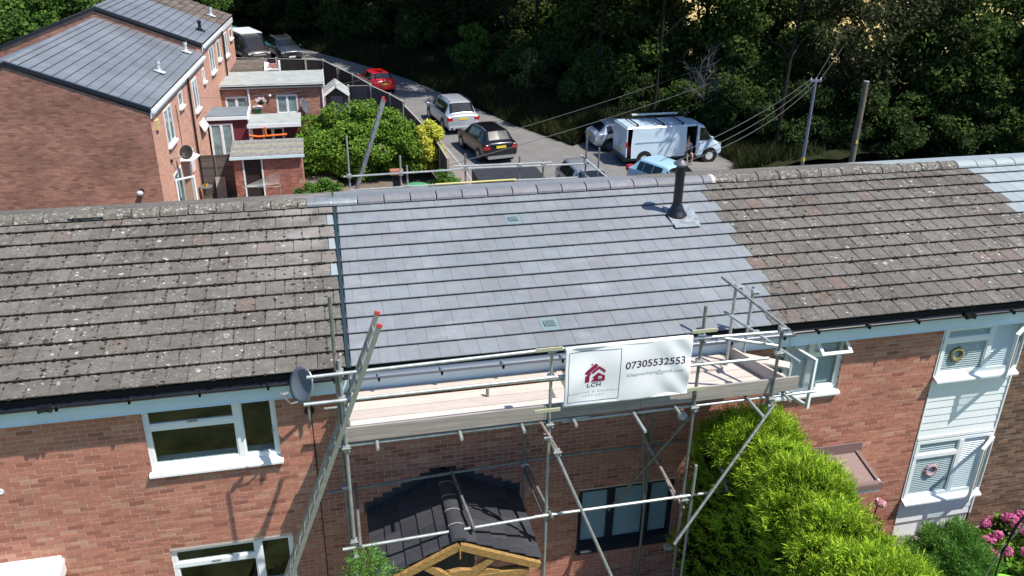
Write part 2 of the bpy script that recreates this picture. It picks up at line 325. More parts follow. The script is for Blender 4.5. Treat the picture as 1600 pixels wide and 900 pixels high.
def clump_points(n, centre, rad, nclump, cr, shell=.55):
    """points in leaf clumps spread through an ellipsoid"""
    u = nrs.normal(size=(nclump, 3)); u /= np.linalg.norm(u, axis=1)[:, None]
    rr = nrs.uniform(.35, 1, nclump) ** .5
    cc = np.array(centre) + u * rr[:, None] * np.array(rad)
    k = nrs.randint(0, nclump, n); v = nrs.normal(size=(n, 3)); v /= np.linalg.norm(v, axis=1)[:, None]
    s = nrs.uniform(shell, 1, n)[:, None] * (cr * nrs.uniform(.6, 1.3, nclump))[k][:, None]
    return cc[k] + v * s * np.array([1, 1, .75]), v, cc

# ------------------------------------------------------------------ ground, road
G = -1.0
def sheet(name, pts, z, m, kind='structure'):
    mb = MB(); mb.add([(x, y, z) for x, y in pts], [tuple(range(len(pts)))]); return obj(name, mb, m, kind=kind)
mb = MB()
xs = [-600, -60, -20, -8, 0, 8, 20, 60, 600]; ys = [(-500, 0), (-40, 0), (-10, 0), (3.9, 0), (4.1, G), (20, G), (60, G), (130, G), (900, G)]
mb.add([(x, y, z) for y, z in ys for x in xs], [(j * 9 + i, j * 9 + i + 1, (j + 1) * 9 + i + 1, (j + 1) * 9 + i) for j in range(8) for i in range(8)])
obj('ground', mb, M_ground, kind='structure')
sheet('lawn', [(-30, -40), (40, -40), (40, -1.2), (-30, -1.2)], .004, M_lawn)
sheet('path', [(-30, -1.2), (40, -1.2), (40, 0), (-30, 0)], .008, M_pave)
far = [(-1.5, 65.5), (3.2, 57), (6.2, 50.7), (8.7, 43.4), (10.7, 36.9), (12.9, 31.8), (14, 32.7), (19.6, 32.3), (20.2, 27), (18.5, 24.5), (17.5, 10)]
fdir = [(.88, .47)] * 5 + [(.6, .8), (.3, .95), (.75, .66), (.97, .2), (1, .1), (1, .1)]
near = [(6.4, 10), (6.4, 27), (6.0, 33), (5.2, 37.6), (3.6, 42.6), (1.5, 47.5), (-1, 52), (-6, 58)]
sheet('road', far + near + [(-14, 64), (-14, 78), (-8, 74)], G + .008, M_asphalt)
sheet('garden', [(-5.8, 9), (6.2, 9), (6.2, 30), (4.6, 38), (2, 44), (-2, 52), (-9, 54), (-9, 9)], G + .004, M_garden)
pv = [(6.4, 22), (6.4, 27), (6.15, 31), (5.75, 35)]; pl = [(5.25, 35), (5.2, 31), (5.2, 27), (5.2, 22)]
mb = MB(); mb.poly([(x, y, G) for x, y in pv + pl], (0, 0, .11)); obj('pavement', mb, M_pave, kind='structure')
mb = MB()
for a, b in zip(pv[:-1], pv[1:]):
    n = int(math.dist(a, b) / .9)
    for i in range(n):
        p = Vector((*a, 0)).lerp(Vector((*b, 0)), i / n); q = Vector((*a, 0)).lerp(Vector((*b, 0)), (i + .985) / n); p.z = q.z = G + .065; p.x += .06; q.x += .06
        mb.beam(p, q, .12, .13)
obj('kerb', mb, M_kerb, kind='structure')
sheet('field', [(33, 44), (44, 38), (160, 10), (300, 160), (60, 260), (24, 90)], G + .02, M_field)
# bank behind the road: a lumpy rise
mb = MB(); nx, ny = 60, 14
def bankpt(i, j):
    t = i / (nx - 1) * (len(far) - 2); k = min(int(t), len(far) - 3); a = Vector((*far[k], 0)).lerp(Vector((*far[k + 1], 0)), t - k)
    d = Vector((*fdir[k], 0)).lerp(Vector((*fdir[k + 1], 0)), t - k)
    w = j / (ny - 1) * 16; h = .75 * (1 - math.exp(-w / 2.0)) + .12 * math.sin(i * 1.7 + j * 2.3) * min(1, w)
    p = a + d * w; return (p.x, p.y, G + .012 + (h if j else 0))
mb.add([bankpt(i, j) for j in range(ny) for i in range(nx)], [(j * nx + i, j * nx + i + 1, (j + 1) * nx + i + 1, (j + 1) * nx + i) for j in range(ny - 1) for i in range(nx - 1)])
obj('bank', mb, M_bank, smooth=True, kind='structure')

# ------------------------------------------------------------------ brick walls
def grid_wall(mb, O, U, Nn, u0, u1, z0, z1, openings, th):
    us = sorted({u0, u1} | {min(max(v, u0), u1) for o in openings for v in o[:2]}); zs = sorted({z0, z1} | {min(max(v, z0), z1) for o in openings for v in o[2:4]})
    M = Matrix(((U.x, -Nn.x, 0, O.x), (U.y, -Nn.y, 0, O.y), (0, 0, 1, 0), (0, 0, 0, 1)))
    for a, b in zip(us[:-1], us[1:]):
        for c, d in zip(zs[:-1], zs[1:]):
            m_ = ((a + b) / 2, (c + d) / 2)
            if any(o[0] < m_[0] < o[1] and o[2] < m_[1] < o[3] for o in openings): continue
            mb.box((a, 0, c), (b, th, d), M)
def brick_wall(house, O, U, u0, u1, z0, z1, openings, mbrick, mmortar, n_obj=300, ztop=None, aim=None, th=.24, proud=.004, vis=None, name='wall'):
    """mortar backing with an opening for every window; every brick its own block.
    The n_obj bricks nearest to `aim` are objects, the rest one joined part."""
    O = Vector(O); U = Vector(U).normalized(); Nn = Vector((U.y, -U.x, 0)); openings = [(a_, b_, c_ - (.07 if c_ > .3 else 0), d_) for a_, b_, c_, d_ in openings]
    mb = MB()
    if ztop is None: grid_wall(mb, O, U, Nn, u0, u1, z0, z1, openings, th)
    else:
        pts = [(u0, z0), (u1, z0)] + [(u, ztop(u)) for u in np.linspace(u1, u0, 9)]
        mb.poly([O + U * u + Vector((0, 0, z)) for u, z in pts], -Nn * th)
    wall = obj(name, mb, mmortar, house)
    cells = []
    ncz = int((z1 - z0) / .075)
    for r in range(ncz):
        zc = z0 + .0375 + r * .075; off = (r % 2) * .1125
        u = u0 - off
        while u < u1:
            a, b = max(u + .005, u0), min(u + .220, u1); u += .225
            if b - a < .03: continue
            if ztop and zc + .04 > min(ztop(a), ztop(b)): continue
            segs = [(a, b)]
            for o in openings:
                if o[2] - .02 < zc < o[3] + .02:
                    ns = []
                    for (p, q) in segs:
                        if q <= o[0] or p >= o[1]: ns.append((p, q)); continue
                        if p < o[0] - .02: ns.append((p, o[0]))
                        if q > o[1] + .02: ns.append((o[1], q))
                    segs = ns
            for p, q in segs: cells.append((p, q, zc))
    if vis: cells = [c for c in cells if vis((c[0] + c[1]) / 2, c[2])] + [c for c in cells if not vis((c[0] + c[1]) / 2, c[2])]
    elif aim: cells.sort(key=lambda c: (((c[0] + c[1]) / 2 - aim[0]) ** 2 + (c[2] - aim[1]) ** 2))
    base = MB().box((-.5, 0, -.0325), (.5, .03 + proud, .0325)).mesh('brick', mbrick)
    ang = math.atan2(U.y, U.x)
    big = MB()
    for i, (p, q, zc) in enumerate(cells):
        c = O + U * ((p + q) / 2) + Nn * (proud + rnd.uniform(-.002, .002)); c.z = zc
        if i < n_obj:
            o = bpy.data.objects.new('brick', base); COL.objects.link(o); o.parent = wall
            o.location = c; o.rotation_euler = (0, 0, ang); o.scale = (q - p, 1, 1)
        else:
            M = Matrix.Translation(c) @ Matrix.Rotation(ang, 4, 'Z')
            big.box((-(q - p) / 2, 0, -.0325), ((q - p) / 2, .03 + proud, .0325), M)
    if big.v: obj('brick', big, mbrick, wall, kind='stuff')
    return wall

# ------------------------------------------------------------------ roof of the terrace in front
TW, TG, TH = .295, .345, R(15.7)
CT, ST = math.cos(TH), math.sin(TH)
def rp(u, v, h=0):      # u metres along, v metres up the slope from the eave, h off the surface
    return Vector((u, -.25 + v * CT - h * ST, 5.2 + v * ST + h * CT))
RM = Matrix(((1, 0, 0), (0, CT, -ST), (0, ST, CT))).to_4x4()
def tile_mesh(name, m, w=TW, old=False):
    mb = MB(); g = .0022 if not old else .006; L_ = .415; t = .014
    # slab whose head is tucked under the next course; small side lap step
    mb.box((g, 0, 0), (w - g - .012, L_, t)); mb.box((w - g - .012, .004, -.004), (w - g * .2, L_, t - (.003 if not old else .005)))
    return mb.mesh(name, m)
def tiles(roof, cells, m, old, n_obj=300):
    """cells: (u_left, width, row_from_eave, material override)"""
    proto = {}; big = {}
    for i, (u, w, row, mo) in enumerate(cells):
        mm = mo or m; key = (round(w, 3), mm.name)
        if key not in proto: proto[key] = tile_mesh('tile', mm, w, old)
        jr = rnd.uniform(-.0035, .0035) * (2.2 if old else .7); jt = rnd.uniform(-1, 1) * (.0035 if old else .001)
        # head lower than tail so that each course laps the one below
        M = Matrix.Translation(rp(u, row * TG, .040 + rnd.uniform(0, .004 if old else .0015))) @ RM @ Matrix.Rotation(-.118 + jt, 4, 'X') @ Matrix.Rotation(jr, 4, 'Z')
        if i < n_obj:
            o = bpy.data.objects.new('tile', proto[key]); COL.objects.link(o); o.parent = roof; o.matrix_local = M
        else:
            b = big.setdefault(mm.name, (MB(), mm))[0]; pm = proto[key]
            b.add([M @ v.co for v in pm.vertices], [tuple(p.vertices) for p in pm.polygons])
    for b, mm in big.values(): obj('tile', b, mm, roof, kind='stuff')
def roof_base(house, x0, x1, m, rear_m):
    mb = MB()
    top = 12.05 * TG
    pts = [rp(x0, .02, -.02), rp(x0, top, -.02), rp(x0, top, -.14), rp(x0, .02, -.14)]
    mb.poly(pts, (x1 - x0, 0, 0))
    roof = obj('roof', mb, M_dark, house)
    yr = rp(0, top).y; zr = rp(0, top).z; b2 = MB()
    for k in range(12):                      # rear slope as lapped courses
        y0 = yr + k * TG * CT; z0 = zr - k * TG * ST
        b2.poly([(x0, y0, z0 - .02), (x0, y0 + TG * CT + .03, z0 - TG * ST - .005), (x0, y0 + TG * CT + .03, z0 - TG * ST - .04), (x0, y0, z0 - .06)], (x1 - x0, 0, 0))
    obj('rear_slope', b2, rear_m, roof)
    return roof
RY, RZ = rp(0, 12.05 * TG).y, rp(0, 12.05 * TG).z
def ridge_tile_mesh(m, L_=.47, r=.15, rough_=0.):
    mb = MB(); n = 9; prof = []
    for k in range(n + 1):
        a = math.pi * k / n; prof.append((math.cos(a) * r * 1.12, math.sin(a) * r * .72))
    outer = []
    for x in (0.007, .02, L_ * .5, L_ - .035, L_ - .012):
        for (a, b) in prof: outer.append((x, a * (1 + rough_ * rnd.uniform(-1, 1)), b * (1 + rough_ * rnd.uniform(-1, 1)) + (.006 if .015 < x < L_ - .03 else .001)))
    fs = [(j * (n + 1) + i, j * (n + 1) + i + 1, (j + 1) * (n + 1) + i + 1, (j + 1) * (n + 1) + i) for j in range(4) for i in range(n)]
    fs += [tuple(range(n + 1))[::-1], tuple(4 * (n + 1) + i for i in range(n + 1))]
    mb.add(outer, fs); return mb.mesh('ridge_tile', m, False)
def ridge(roof, x0, x1, m, L_=.47, rough_=0., dz=.0):
    pm = [ridge_tile_mesh(m, L_, rough_=rough_) for _ in range(3 if rough_ else 1)]
    x = x0
    while x < x1 - .05:
        w = min(L_, x1 - x); o = bpy.data.objects.new('ridge_tile', rnd.choice(pm)); COL.objects.link(o); o.parent = roof
        o.location = (x, RY, RZ + .005 + dz + rnd.uniform(-.004, .004)); o.scale = (w / L_, 1, 1); o.rotation_euler = (0, rnd.uniform(-.006, .006), 0); x += L_
def moss_bits(roof, cells, n):
    mb = MB()
    for _ in range(n):
        u, w, row, mo = rnd.choice(cells)
        if mo: continue
        r_ = rnd.random()
        if r_ < .58: uu, vv = u + rnd.uniform(0, w), row * TG - rnd.uniform(0, .006)      # along the tail
        elif r_ < .82: uu, vv = u + rnd.uniform(-.01, .01), row * TG + rnd.uniform(0, TG)  # in the side joints
        else: uu, vv = u + rnd.uniform(.03, w - .02), row * TG + rnd.uniform(.04, TG)
        s = rnd.uniform(.008, .020) * (1.9 if rnd.random() < .16 else 1)
        c = rp(uu, vv, .052 - .108 * max(0, vv - row * TG))
        vs = [c + RM.to_3x3() @ Vector((math.cos(a) * s * rnd.uniform(.7, 1.6), math.sin(a) * s * rnd.uniform(.6, 1.1), 0)) for a in [k * 1.2566 for k in range(5)]]
        mb.add(vs + [c + Vector((0, 0, s * .55))], [(i, (i + 1) % 5, 5) for i in range(5)])
    obj('moss', mb, M_moss, roof, kind='stuff')

bR = [24, 23.5, 24, 23.5, 24, 23.5, 24, 23.5, 24, 23.5, 23, 22.5]      # where new tiles stop, row 0 = top
bR2 = [44, 44.5, 44, 44.5, 44, 44.5, 44, 44.5, 44, 44.5, 44, 44.5]
def rowcells(ua, ub, r, mo=None, skip=()):
    out = []; off = .0 if r % 2 == 0 else .5
    k = math.floor(ua - off) + off
    while k < ub - .01:
        a, b = max(k, ua), min(k + 1, ub)
        if b - a > .05: out.append((a * TW, (b - a) * TW, 11 - r, mo))
        k += 1
    return out

def fascia(house, x0, x1, zt, y=-.19):
    y = -.19; mb = MB(); mb.box((x0, y, 4.795), (x1, y + .02, zt)); mb.box((x0, y - .012, 4.78), (x1, .0, 4.795)); obj('fascia', mb, M_board, house)
def gutter(house, x0, x1, m, y=-.262, z=5.09, joints=(), r=.056):
    mb = MB(); n = 8
    prof = [(math.cos(math.pi + math.pi * k / n) * r, math.sin(math.pi + math.pi * k / n) * r) for k in range(n + 1)]
    prof2 = [(a * .9, b * .9) for a, b in prof[::-1]]
    mb.poly([(x0, y + a, z + b) for a, b in prof + prof2], (x1 - x0, 0, 0))
    x = x0 + .4
    while x < x1:                                 # brackets
        mb.box((x, y - r - .008, z - r - .01), (x + .03, y + r, z - r * .2)); mb.box((x, y - r - .008, z - r), (x + .03, y - r, z + .01)); x += .92
    for j in joints:
        mb.box((j - .09, y - r - .012, z - r - .014), (j - .05, y + r, z + .008)); mb.box((j + .05, y - r - .012, z - r - .014), (j + .09, y + r, z + .008)); mb.box((j - .05, y - r - .004, z - r - .006), (j + .05, y + r, z))
    obj('gutter', mb, m, house)

def window(house, x0, x1, z0, z1, mull=(), transoms=(), y=.05, m=M_white, fw=.06, glass=M_glass, name='window', sill=True, lab=None, blinds=False, skip=(), silly=-.075):
    """window with bars at mull (x) and transoms ((xa, xb, z)); panes are built one by one"""
    mb = MB(); d = .06
    mb.box((x0, y, z0), (x0 + fw, y + d, z1)); mb.box((x1 - fw, y, z0), (x1, y + d, z1))
    mb.box((x0 + fw, y, z0), (x1 - fw, y + d, z0 + fw)); mb.box((x0 + fw, y, z1 - fw), (x1 - fw, y + d, z1))
    for a in mull: mb.box((a - .045, y - .004, z0 + fw), (a + .045, y + d, z1 - fw))
    for a, b, z in transoms: mb.box((a, y - .003, z - .04), (b, y + d, z + .04))
    w = obj(name, mb, m, house, label=lab)
    xe = [x0 + fw] + [v for a in mull for v in (a - .045, a + .045)] + [x1 - fw]
    k = 0
    for i in range(0, len(xe), 2):
        a, b = xe[i], xe[i + 1]; tz = sorted(z for p, q, z in transoms if p <= (a + b) / 2 <= q)
        ze = [z0 + fw] + [v for z in tz for v in (z - .04, z + .04)] + [z1 - fw]
        for j in range(0, len(ze), 2):
            if k not in skip:
                # casement bead
                f = MB(); g = .022; c, e = ze[j], ze[j + 1]
                for bx in (((a, c), (a + g, e)), ((b - g, c), (b, e)), ((a + g, c), (b - g, c + g)), ((a + g, e - g), (b - g, e))):
                    f.box((bx[0][0], y + .008, bx[0][1]), (bx[1][0], y + d - .01, bx[1][1]))
                obj('bead', f, m, w)
                obj('pane', MB().box((a + g, y + .028, c + g), (b - g, y + .036, e - g)), glass, w)
            k += 1
    if sill:
        obj('sill', MB().poly([(x0 - .03, silly, z0 - .085), (x0 - .03, silly, z0 - .05), (x0 - .03, y - .002, z0 - .004), (x0 - .03, y + .04, z0 - .004), (x0 - .03, y + .04, z0 - .085)], (x1 - x0 + .06, 0, 0)), m, w)
    if blinds:
        b = MB(); z = z0 + fw
        while z < z1 - fw:
            b.poly([(x0 + fw, y + .062, z), (x0 + fw, y + .078, z + .030), (x0 + fw, y + .081, z + .028), (x0 + fw, y + .065, z - .002)], (x1 - x0 - 2 * fw, 0, 0)); z += .044
        obj('blind', b, M_blind, w)
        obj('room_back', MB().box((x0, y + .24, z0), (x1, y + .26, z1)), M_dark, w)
    return w

# ---- left house
def shell(house, x0, x1, m):
    mb = MB(); yb = 2 * RY - .0
    mb.box((x0, yb - .25, G), (x1, yb, 4.95)); obj('rear_wall', mb, m, house)
M_brickflat = mat('brick_flat', (.36, .14, .10), .9, noise=.15, nscale=6)
YB = 2 * RY

hl = thing('terraced_house', 'terraced house at left with mossy old brown roof and two white windows', 'house', (-3.5, 0, 0))
roofL = roof_base(hl, -7.08, -.035, M_tile_old, M_tile_old)
cellsL = []
for r in range(12):
    c = rowcells(-24, -.12, r)
    if r in (1, 3, 5): c = rowcells(-24, -.55, r) + [(-.55 * TW, .43 * TW, 11 - r, M_tile_pale)]
    cellsL += c
cellsL.sort(key=lambda c: -c[0])
tiles(roofL, cellsL, M_tile_old, True); ridge(roofL, -7.08, -.5, M_ridge_old, .46, .06); moss_bits(roofL, cellsL, 3400)
rt = bpy.data.objects.new('ridge_tile', ridge_tile_mesh(M_lead, .46)); COL.objects.link(rt); rt.parent = roofL; rt.location = (-.5, RY, RZ + .01)
# raised ridge vent terminal
obj('ridge_vent', MB().box((-4.33, RY - .15, RZ - .02), (-3.88, RY + .15, RZ + .07)), M_black, roofL)
obj('ridge_vent_cap', MB().poly([(-4.38, RY - .19, RZ + .07), (-4.38, RY - .08, RZ + .16), (-4.38, RY + .08, RZ + .16), (-4.38, RY + .19, RZ + .07)], (.54, 0, 0)), M_ridge_old, roofL)
opL = [(-2.96, -1.11, 3.655, 4.72), (-2.94, -1.09, 1.03, 2.12)]
brick_wall(hl, (0, 0, 0), (1, 0, 0), -7.08, -.615, 0, 4.78, opL, M_brick, M_mortar, 300, aim=(-2.2, 3.3))
fascia(hl, -7.08, -.02, 5.13, -.1); gutter(hl, -7.08, -.03, M_black, joints=(-4.05,))
for w_ in (window(hl, -2.96, -1.11, 3.655, 4.715, mull=(-1.66,), transoms=((-2.96, -1.66, 4.36),), glass=M_glass_clear, lab='upper white window under the fascia'), window(hl, -2.94, -1.09, 1.03, 2.115, mull=(-1.64,), transoms=((-2.94, -1.64, 1.77),), glass=M_glass_clear, lab='lower white window at the bottom of the picture')):
    z_ = 3.655 if w_.name == 'window' else 1.03
    obj('inner_sill', MB().box((-2.9, .13, z_ - .02), (-1.15, .30, z_ + .045)), M_board, w_)
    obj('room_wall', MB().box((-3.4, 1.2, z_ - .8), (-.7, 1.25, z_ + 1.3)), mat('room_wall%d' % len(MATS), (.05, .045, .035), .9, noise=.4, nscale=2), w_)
    obj('window_handle', MB().box((-2.36, .035, z_ + .75), (-2.22, .05, z_ + .765)).box((-1.2, .035, z_ + .4), (-1.185, .05, z_ + .52)), M_alu, w_, kind='stuff')
shell(hl, -7.08, -.02, M_brickflat)
obj('movement_joint', MB().box((-.612, -.004, 0), (-.602, .1, 4.72)), M_black, hl)
cn = MB().poly([(-5.6, 0, 2.27), (-5.6, -.62, 2.19), (-5.6, -.62, 2.11), (-5.6, 0, 2.19)], (1.18, 0, 0)).box((-5.6, -.615, 2.0), (-4.42, -.60, 2.11)).box((-5.6, -.03, 2.27), (-4.45, 0, 2.33)).box((-4.45, -.6, 2.03), (-4.43, 0, 2.19))
obj('door_canopy', cn, M_white, hl)
obj('vent_cover', MB().tube([(-5.0, -.012, 3.61), (-5.0, .0, 3.61)], .05, 12), M_white, hl)
obj('cable', MB().tube([(-.60, -.01, 3.9), (-.605, -.012, 2.5), (-.61, -.01, 1.0)], .006, 5), M_black, hl)

# ---- far left neighbour
hf = thing('terraced_house', 'terraced house at far left with the outermost strip of old mossy roof', 'house', (-10.6, 0, 0))
roofF = roof_base(hf, -14.16, -7.10, M_tile_old, M_tile_old)
cf = [c for r in range(12) for c in rowcells(-48, -24, r)]; cf.sort(key=lambda c: -c[0])
tiles(roofF, cf, M_tile_old, True); ridge(roofF, -14.16, -7.12, M_ridge_old, .46, .06); moss_bits(roofF, cf, 500)
brick_wall(hf, (0, 0, 0), (1, 0, 0), -14.16, -7.085, 0, 4.78, [], M_brick, M_mortar, 0)
fascia(hf, -14.16, -7.09, 5.13); gutter(hf, -14.16, -7.09, M_black); shell(hf, -14.16, -7.09, M_brickflat)

# ---- centre house with the new roof
hc = thing('terraced_house', 'middle terraced house with smooth new grey tiled roof behind the scaffold', 'house', (3.5, 0, 0))
roofC = roof_base(hc, 0, 7.0, M_tile, M_tile)
cellsC = []
vents = {(2, 10): 0, (10, 10): 1}
for r in range(12):
    cellsC += rowcells(.04, bR[r], r)
vt = []
keep = []
for c in cellsC:
    uc = c[0] + c[1] / 2
    if (c[2] == 9 and abs(uc - 3.10) < .15) or (c[2] == 1 and abs(uc - 3.10) < .15): vt.append(c)
    else: keep.append(c)
tiles(roofC, keep, M_tile, False)
for c in vt:
    M = Matrix.Translation(rp(c[0], c[2] * TG, .040)) @ RM @ Matrix.Rotation(-.118, 4, 'X')
    mb = MB().box((.003, 0, 0), (TW - .003, .415, .016), M).box((.06, .10, .026), (.24, .24, .036), M)
    v = obj('vent_tile', mb, mat('vent_tile_grey%d' % len(MATS), (.19, .25, .26), .5, noise=.1, nscale=8), roofC)
    obj('vent_grille', MB().box((.075, .115, .034), (.225, .225, .040), M), mat('vent_grille_grey%d' % len(MATS), (.10, .14, .15), .5), v)
ridge(roofC, -.06, .40, M_lead, .46); ridge(roofC, .40, 7.25, M_ridge, .475)
# bonding gutter down the left edge
mb = MB(); M = Matrix.Translation(rp(-.028, 0, 0)) @ RM
mb.box((-.012, .0, .0), (-.002, 12.0 * TG, .062), M).box((.052, .0, .0), (.062, 12.0 * TG, .058), M).box((-.012, 0, .018), (.062, 12.0 * TG, .030), M)
obj('bonding_gutter', mb, mat('grp_trim', (.02, .04, .05), .45), roofC)
# flue: lead flashing, cone, pipe, cowl
fl = MB(); M = Matrix.Translation(rp(6.2, 8.05 * TG, .058)) @ RM @ Matrix.Rotation(-.0, 4, 'X')
fl.box((-.24, .0, 0), (.30, .56, .012), M).box((-.22, -.12, .0), (.27, .0, .010), M)
fx, fy, fz = 6.146, rp(0, 8.9 * TG).y, rp(0, 8.9 * TG).z
obj('flue_flashing', fl, mat('lead_bright', (.30, .33, .35), .45, metal=.2, noise=.35, nscale=9, spots=[(5, .60, (.5, .53, .55), 'n', .08)]), roofC)
flue = obj('flue', MB().tube([(fx, fy, fz - .05), (fx, fy, fz + .95)], .085, 20), M_black, roofC, smooth=False)
obj('flue_cone', MB().tube([(fx, fy, fz + .055), (fx, fy, fz + .13), (fx, fy, fz + .24)], .20, 20, .09), mat('black_steel', (.05, .05, .052), .28, metal=.8), flue); obj('flue_base', MB().tube([(fx, fy, fz - .10), (fx, fy, fz + .06)], .185, 20, .19), M_black, flue)
obj('flue_band', MB().tube([(fx, fy, fz + .80), (fx, fy, fz + .84)], .094, 20).tube([(fx, fy, fz + .98), (fx, fy, fz + 1.02)], .075, 16), M_black, flue)
obj('cowl', MB().tube([(fx, fy, fz + 1.02), (fx, fy, fz + 1.05), (fx, fy, fz + 1.085)], .135, 20, .03).tube([(fx, fy, fz + 1.0), (fx, fy, fz + 1.022)], .135, 20).tube([(fx, fy, fz + .94), (fx, fy, fz + 1.02)], .05, 12), mat('cowl_steel', (.30, .27, .26), .35, metal=.8), flue)
opC = [(3.66, 5.42, .965, 2.225), (.75, 1.85, 0, 2.0)]
brick_wall(hc, (0, 0, 0), (1, 0, 0), -.60, 6.93, 0, 4.78, opC, M_brick, M_mortar, 300, aim=(2.5, 3.6))
fascia(hc, -.0, 7.04, 5.13, -.1); gutter(hc, -.01, 7.04, mat('gutter_grey', (.16, .19, .24), .35), y=-.275, z=5.085, joints=(3.4,), r=.078)
window(hc, 3.66, 5.42, .965, 2.22, mull=(4.27, 4.93), m=M_anthr, glass=M_glass_clear, blinds=True, lab='dark framed window with white louvre blinds')
shell(hc, 0, 7.04, M_brickflat)
dr = MB().box((.75, .05, 0), (.83, .12, 2.0)).box((1.77, .05, 0), (1.85, .12, 2.0)).box((.83, .05, 1.92), (1.77, .12, 2.0))
door = obj('door', MB().box((.83, .07, .02), (1.77, .11, 1.92)), M_anthr, hc); obj('door_frame', dr, M_anthr, door)

# ---- right house, old roof
hr = thing('terraced_house', 'terraced house right of the scaffold with old lichen-spotted roof and white panelled bay', 'house', (10, 0, 0))
roofR = roof_base(hr, 7.02, 12.98, M_tile_old, M_tile_old)
cellsR = []
for r in range(12): cellsR += rowcells(bR[r], bR2[r], r)
cellsR.sort(key=lambda c: -c[2])
tiles(roofR, cellsR, M_tile_old, True); ridge(roofR, 7.3, 12.75, M_ridge_old, .46, .06); moss_bits(roofR, cellsR, 1500)
rt = bpy.data.objects.new('ridge_tile', ridge_tile_mesh(mat('mortar_pale', (.55, .48, .43), .9), .1)); COL.objects.link(rt); rt.parent = roofR; rt.location = (7.22, RY, RZ + .01)
opR = [(6.98 + .2, 8.235, 3.72, 4.72), (10.14, 11.9, 0, 4.8)]
brick_wall(hr, (0, 0, 0), (1, 0, 0), 6.935, 10.14, 0, 4.78, [(6.96, 8.235, 3.72, 4.72)], M_brick, M_mortar, 300, aim=(9.0, 3.3))
fascia(hr, 7.05, 12.9, 5.13, -.1); gutter(hr, 7.05, 12.9, M_black, joints=(10.3,))
shell(hr, 7.05, 12.9, M_brickflat)
# bay: white shiplap cladding and two windows
cl = MB().box((10.14, .02, .0), (11.78, .2, 4.72)); obj('bay_backing', cl, M_white, hr)
def board(z0, z1):
    return MB().poly([(10.142, .012, z0 + .004), (10.142, -.014, z0 + .004), (10.142, -.004, z1), (10.142, .012, z1)], (1.63, 0, 0))
for (a, b, n) in ((2.42, 3.66, 8), (.42, .93, 3)):
    for k in range(n): obj('cladding_board', board(a + (b - a) * k / n, a + (b - a) * (k + 1) / n), M_white, hr)
obj('bay_trim', MB().box((10.12, -.02, .42), (10.142, .02, 4.72)).box((11.772, -.03, .42), (11.80, .05, 4.72)).box((10.142, -.03, 2.36), (11.772, .02, 2.42)), M_white, hr)
wa = window(hr, 10.15, 11.77, 3.745, 4.715, mull=(11.12,), transoms=((10.15, 11.12, 4.44),), y=-.03, glass=M_glass_clear, blinds=False, skip=(2,), silly=-.15, lab='upper bay window with straw wreath and open casement')
wb = window(hr, 10.15, 11.77, 1.02, 2.33, mull=(11.12,), transoms=((10.15, 11.12, 1.98),), y=-.03, glass=M_glass_clear, blinds=False, skip=(2,), silly=-.15, lab='lower bay window with pink wreath and open casement')
# the bay body behind the glass is opened up: blinds just inside
for w_, z0, z1 in ((wa, 3.80, 4.66), (wb, 1.08, 2.28)):
    b = MB(); z = z0
    while z < z1:
        b.poly([(10.21, .001, z), (10.21, .017, z + .026), (10.21, .019, z + .023), (10.21, .004, z - .003)], (1.50, 0, 0)); z += .044
    obj('blind', b, M_blind, w_)
def wreath(name, w_, x, z, r, m):
    mb = MB()
    for k in range(150):
        a = rnd.uniform(0, 6.283); rr = r * rnd.uniform(.55, 1.05); c = Vector((x + rr * math.cos(a), -.006 + rnd.uniform(-.012, .004), z + rr * math.sin(a))); s = r * .17
        mb.add([c + Vector((rnd.uniform(-s, s), rnd.uniform(-.008, .008), rnd.uniform(-s, s))) for _ in range(3)], [(0, 1, 2)])
    mb.tube([(x + r * .72 * math.cos(t), -.004, z + r * .72 * math.sin(t)) for t in np.linspace(0, 6.283, 15)], r * .26, 6)
    return tag(obj(name, mb, m), *{'a': ('straw wreath hanging in the upper bay window', 'wreath'), 'b': ('pinkish flower wreath hanging in the lower bay window', 'wreath')}[w_])
wreath('window_wreath', 'a', 10.50, 4.14, .15, M_wreath); wreath('window_wreath', 'b', 10.62, 1.62, .15, M_wreath_pink)
def sash(win, hx, hy, z0, z1, w, ang, fr=.055, m=M_white, side=1):
    """casement hinged at x=hx, swung out by ang"""
    M = Matrix.Translation((hx, hy, 0)) @ Matrix.Rotation(ang, 4, 'Z')
    mb = MB(); t = .05
    a, b = (0, w) if side > 0 else (-w, 0)
    mb.box((a, -t, z0), (a + fr, 0, z1), M).box((b - fr, -t, z0), (b, 0, z1), M).box((a + fr, -t, z0), (b - fr, 0, z0 + fr), M).box((a + fr, -t, z1 - fr), (b - fr, 0, z1), M)
    obj('open_sash', mb, m, win); obj('pane', MB().box((a + fr, -t * .6, z0 + fr), (b - fr, -t * .45, z1 - fr), M), M_glass_clear, win)
    hd = MB(); hx_ = a + fr * .5 if side < 0 else b - fr * .5; zm = (z0 + z1) / 2
    hd.box((hx_ - .012, 0, zm - .05), (hx_ + .012, .018, zm + .05), M); obj('handle', hd, m, win)
# upper bay: casement hinged at right, standing well open towards the viewer
sash(wa, 11.74, -.05, 3.79, 4.67, .60, R(33), side=-1)
sash(wb, 11.74, -.05, 1.06, 2.28, .60, R(33), side=-1)
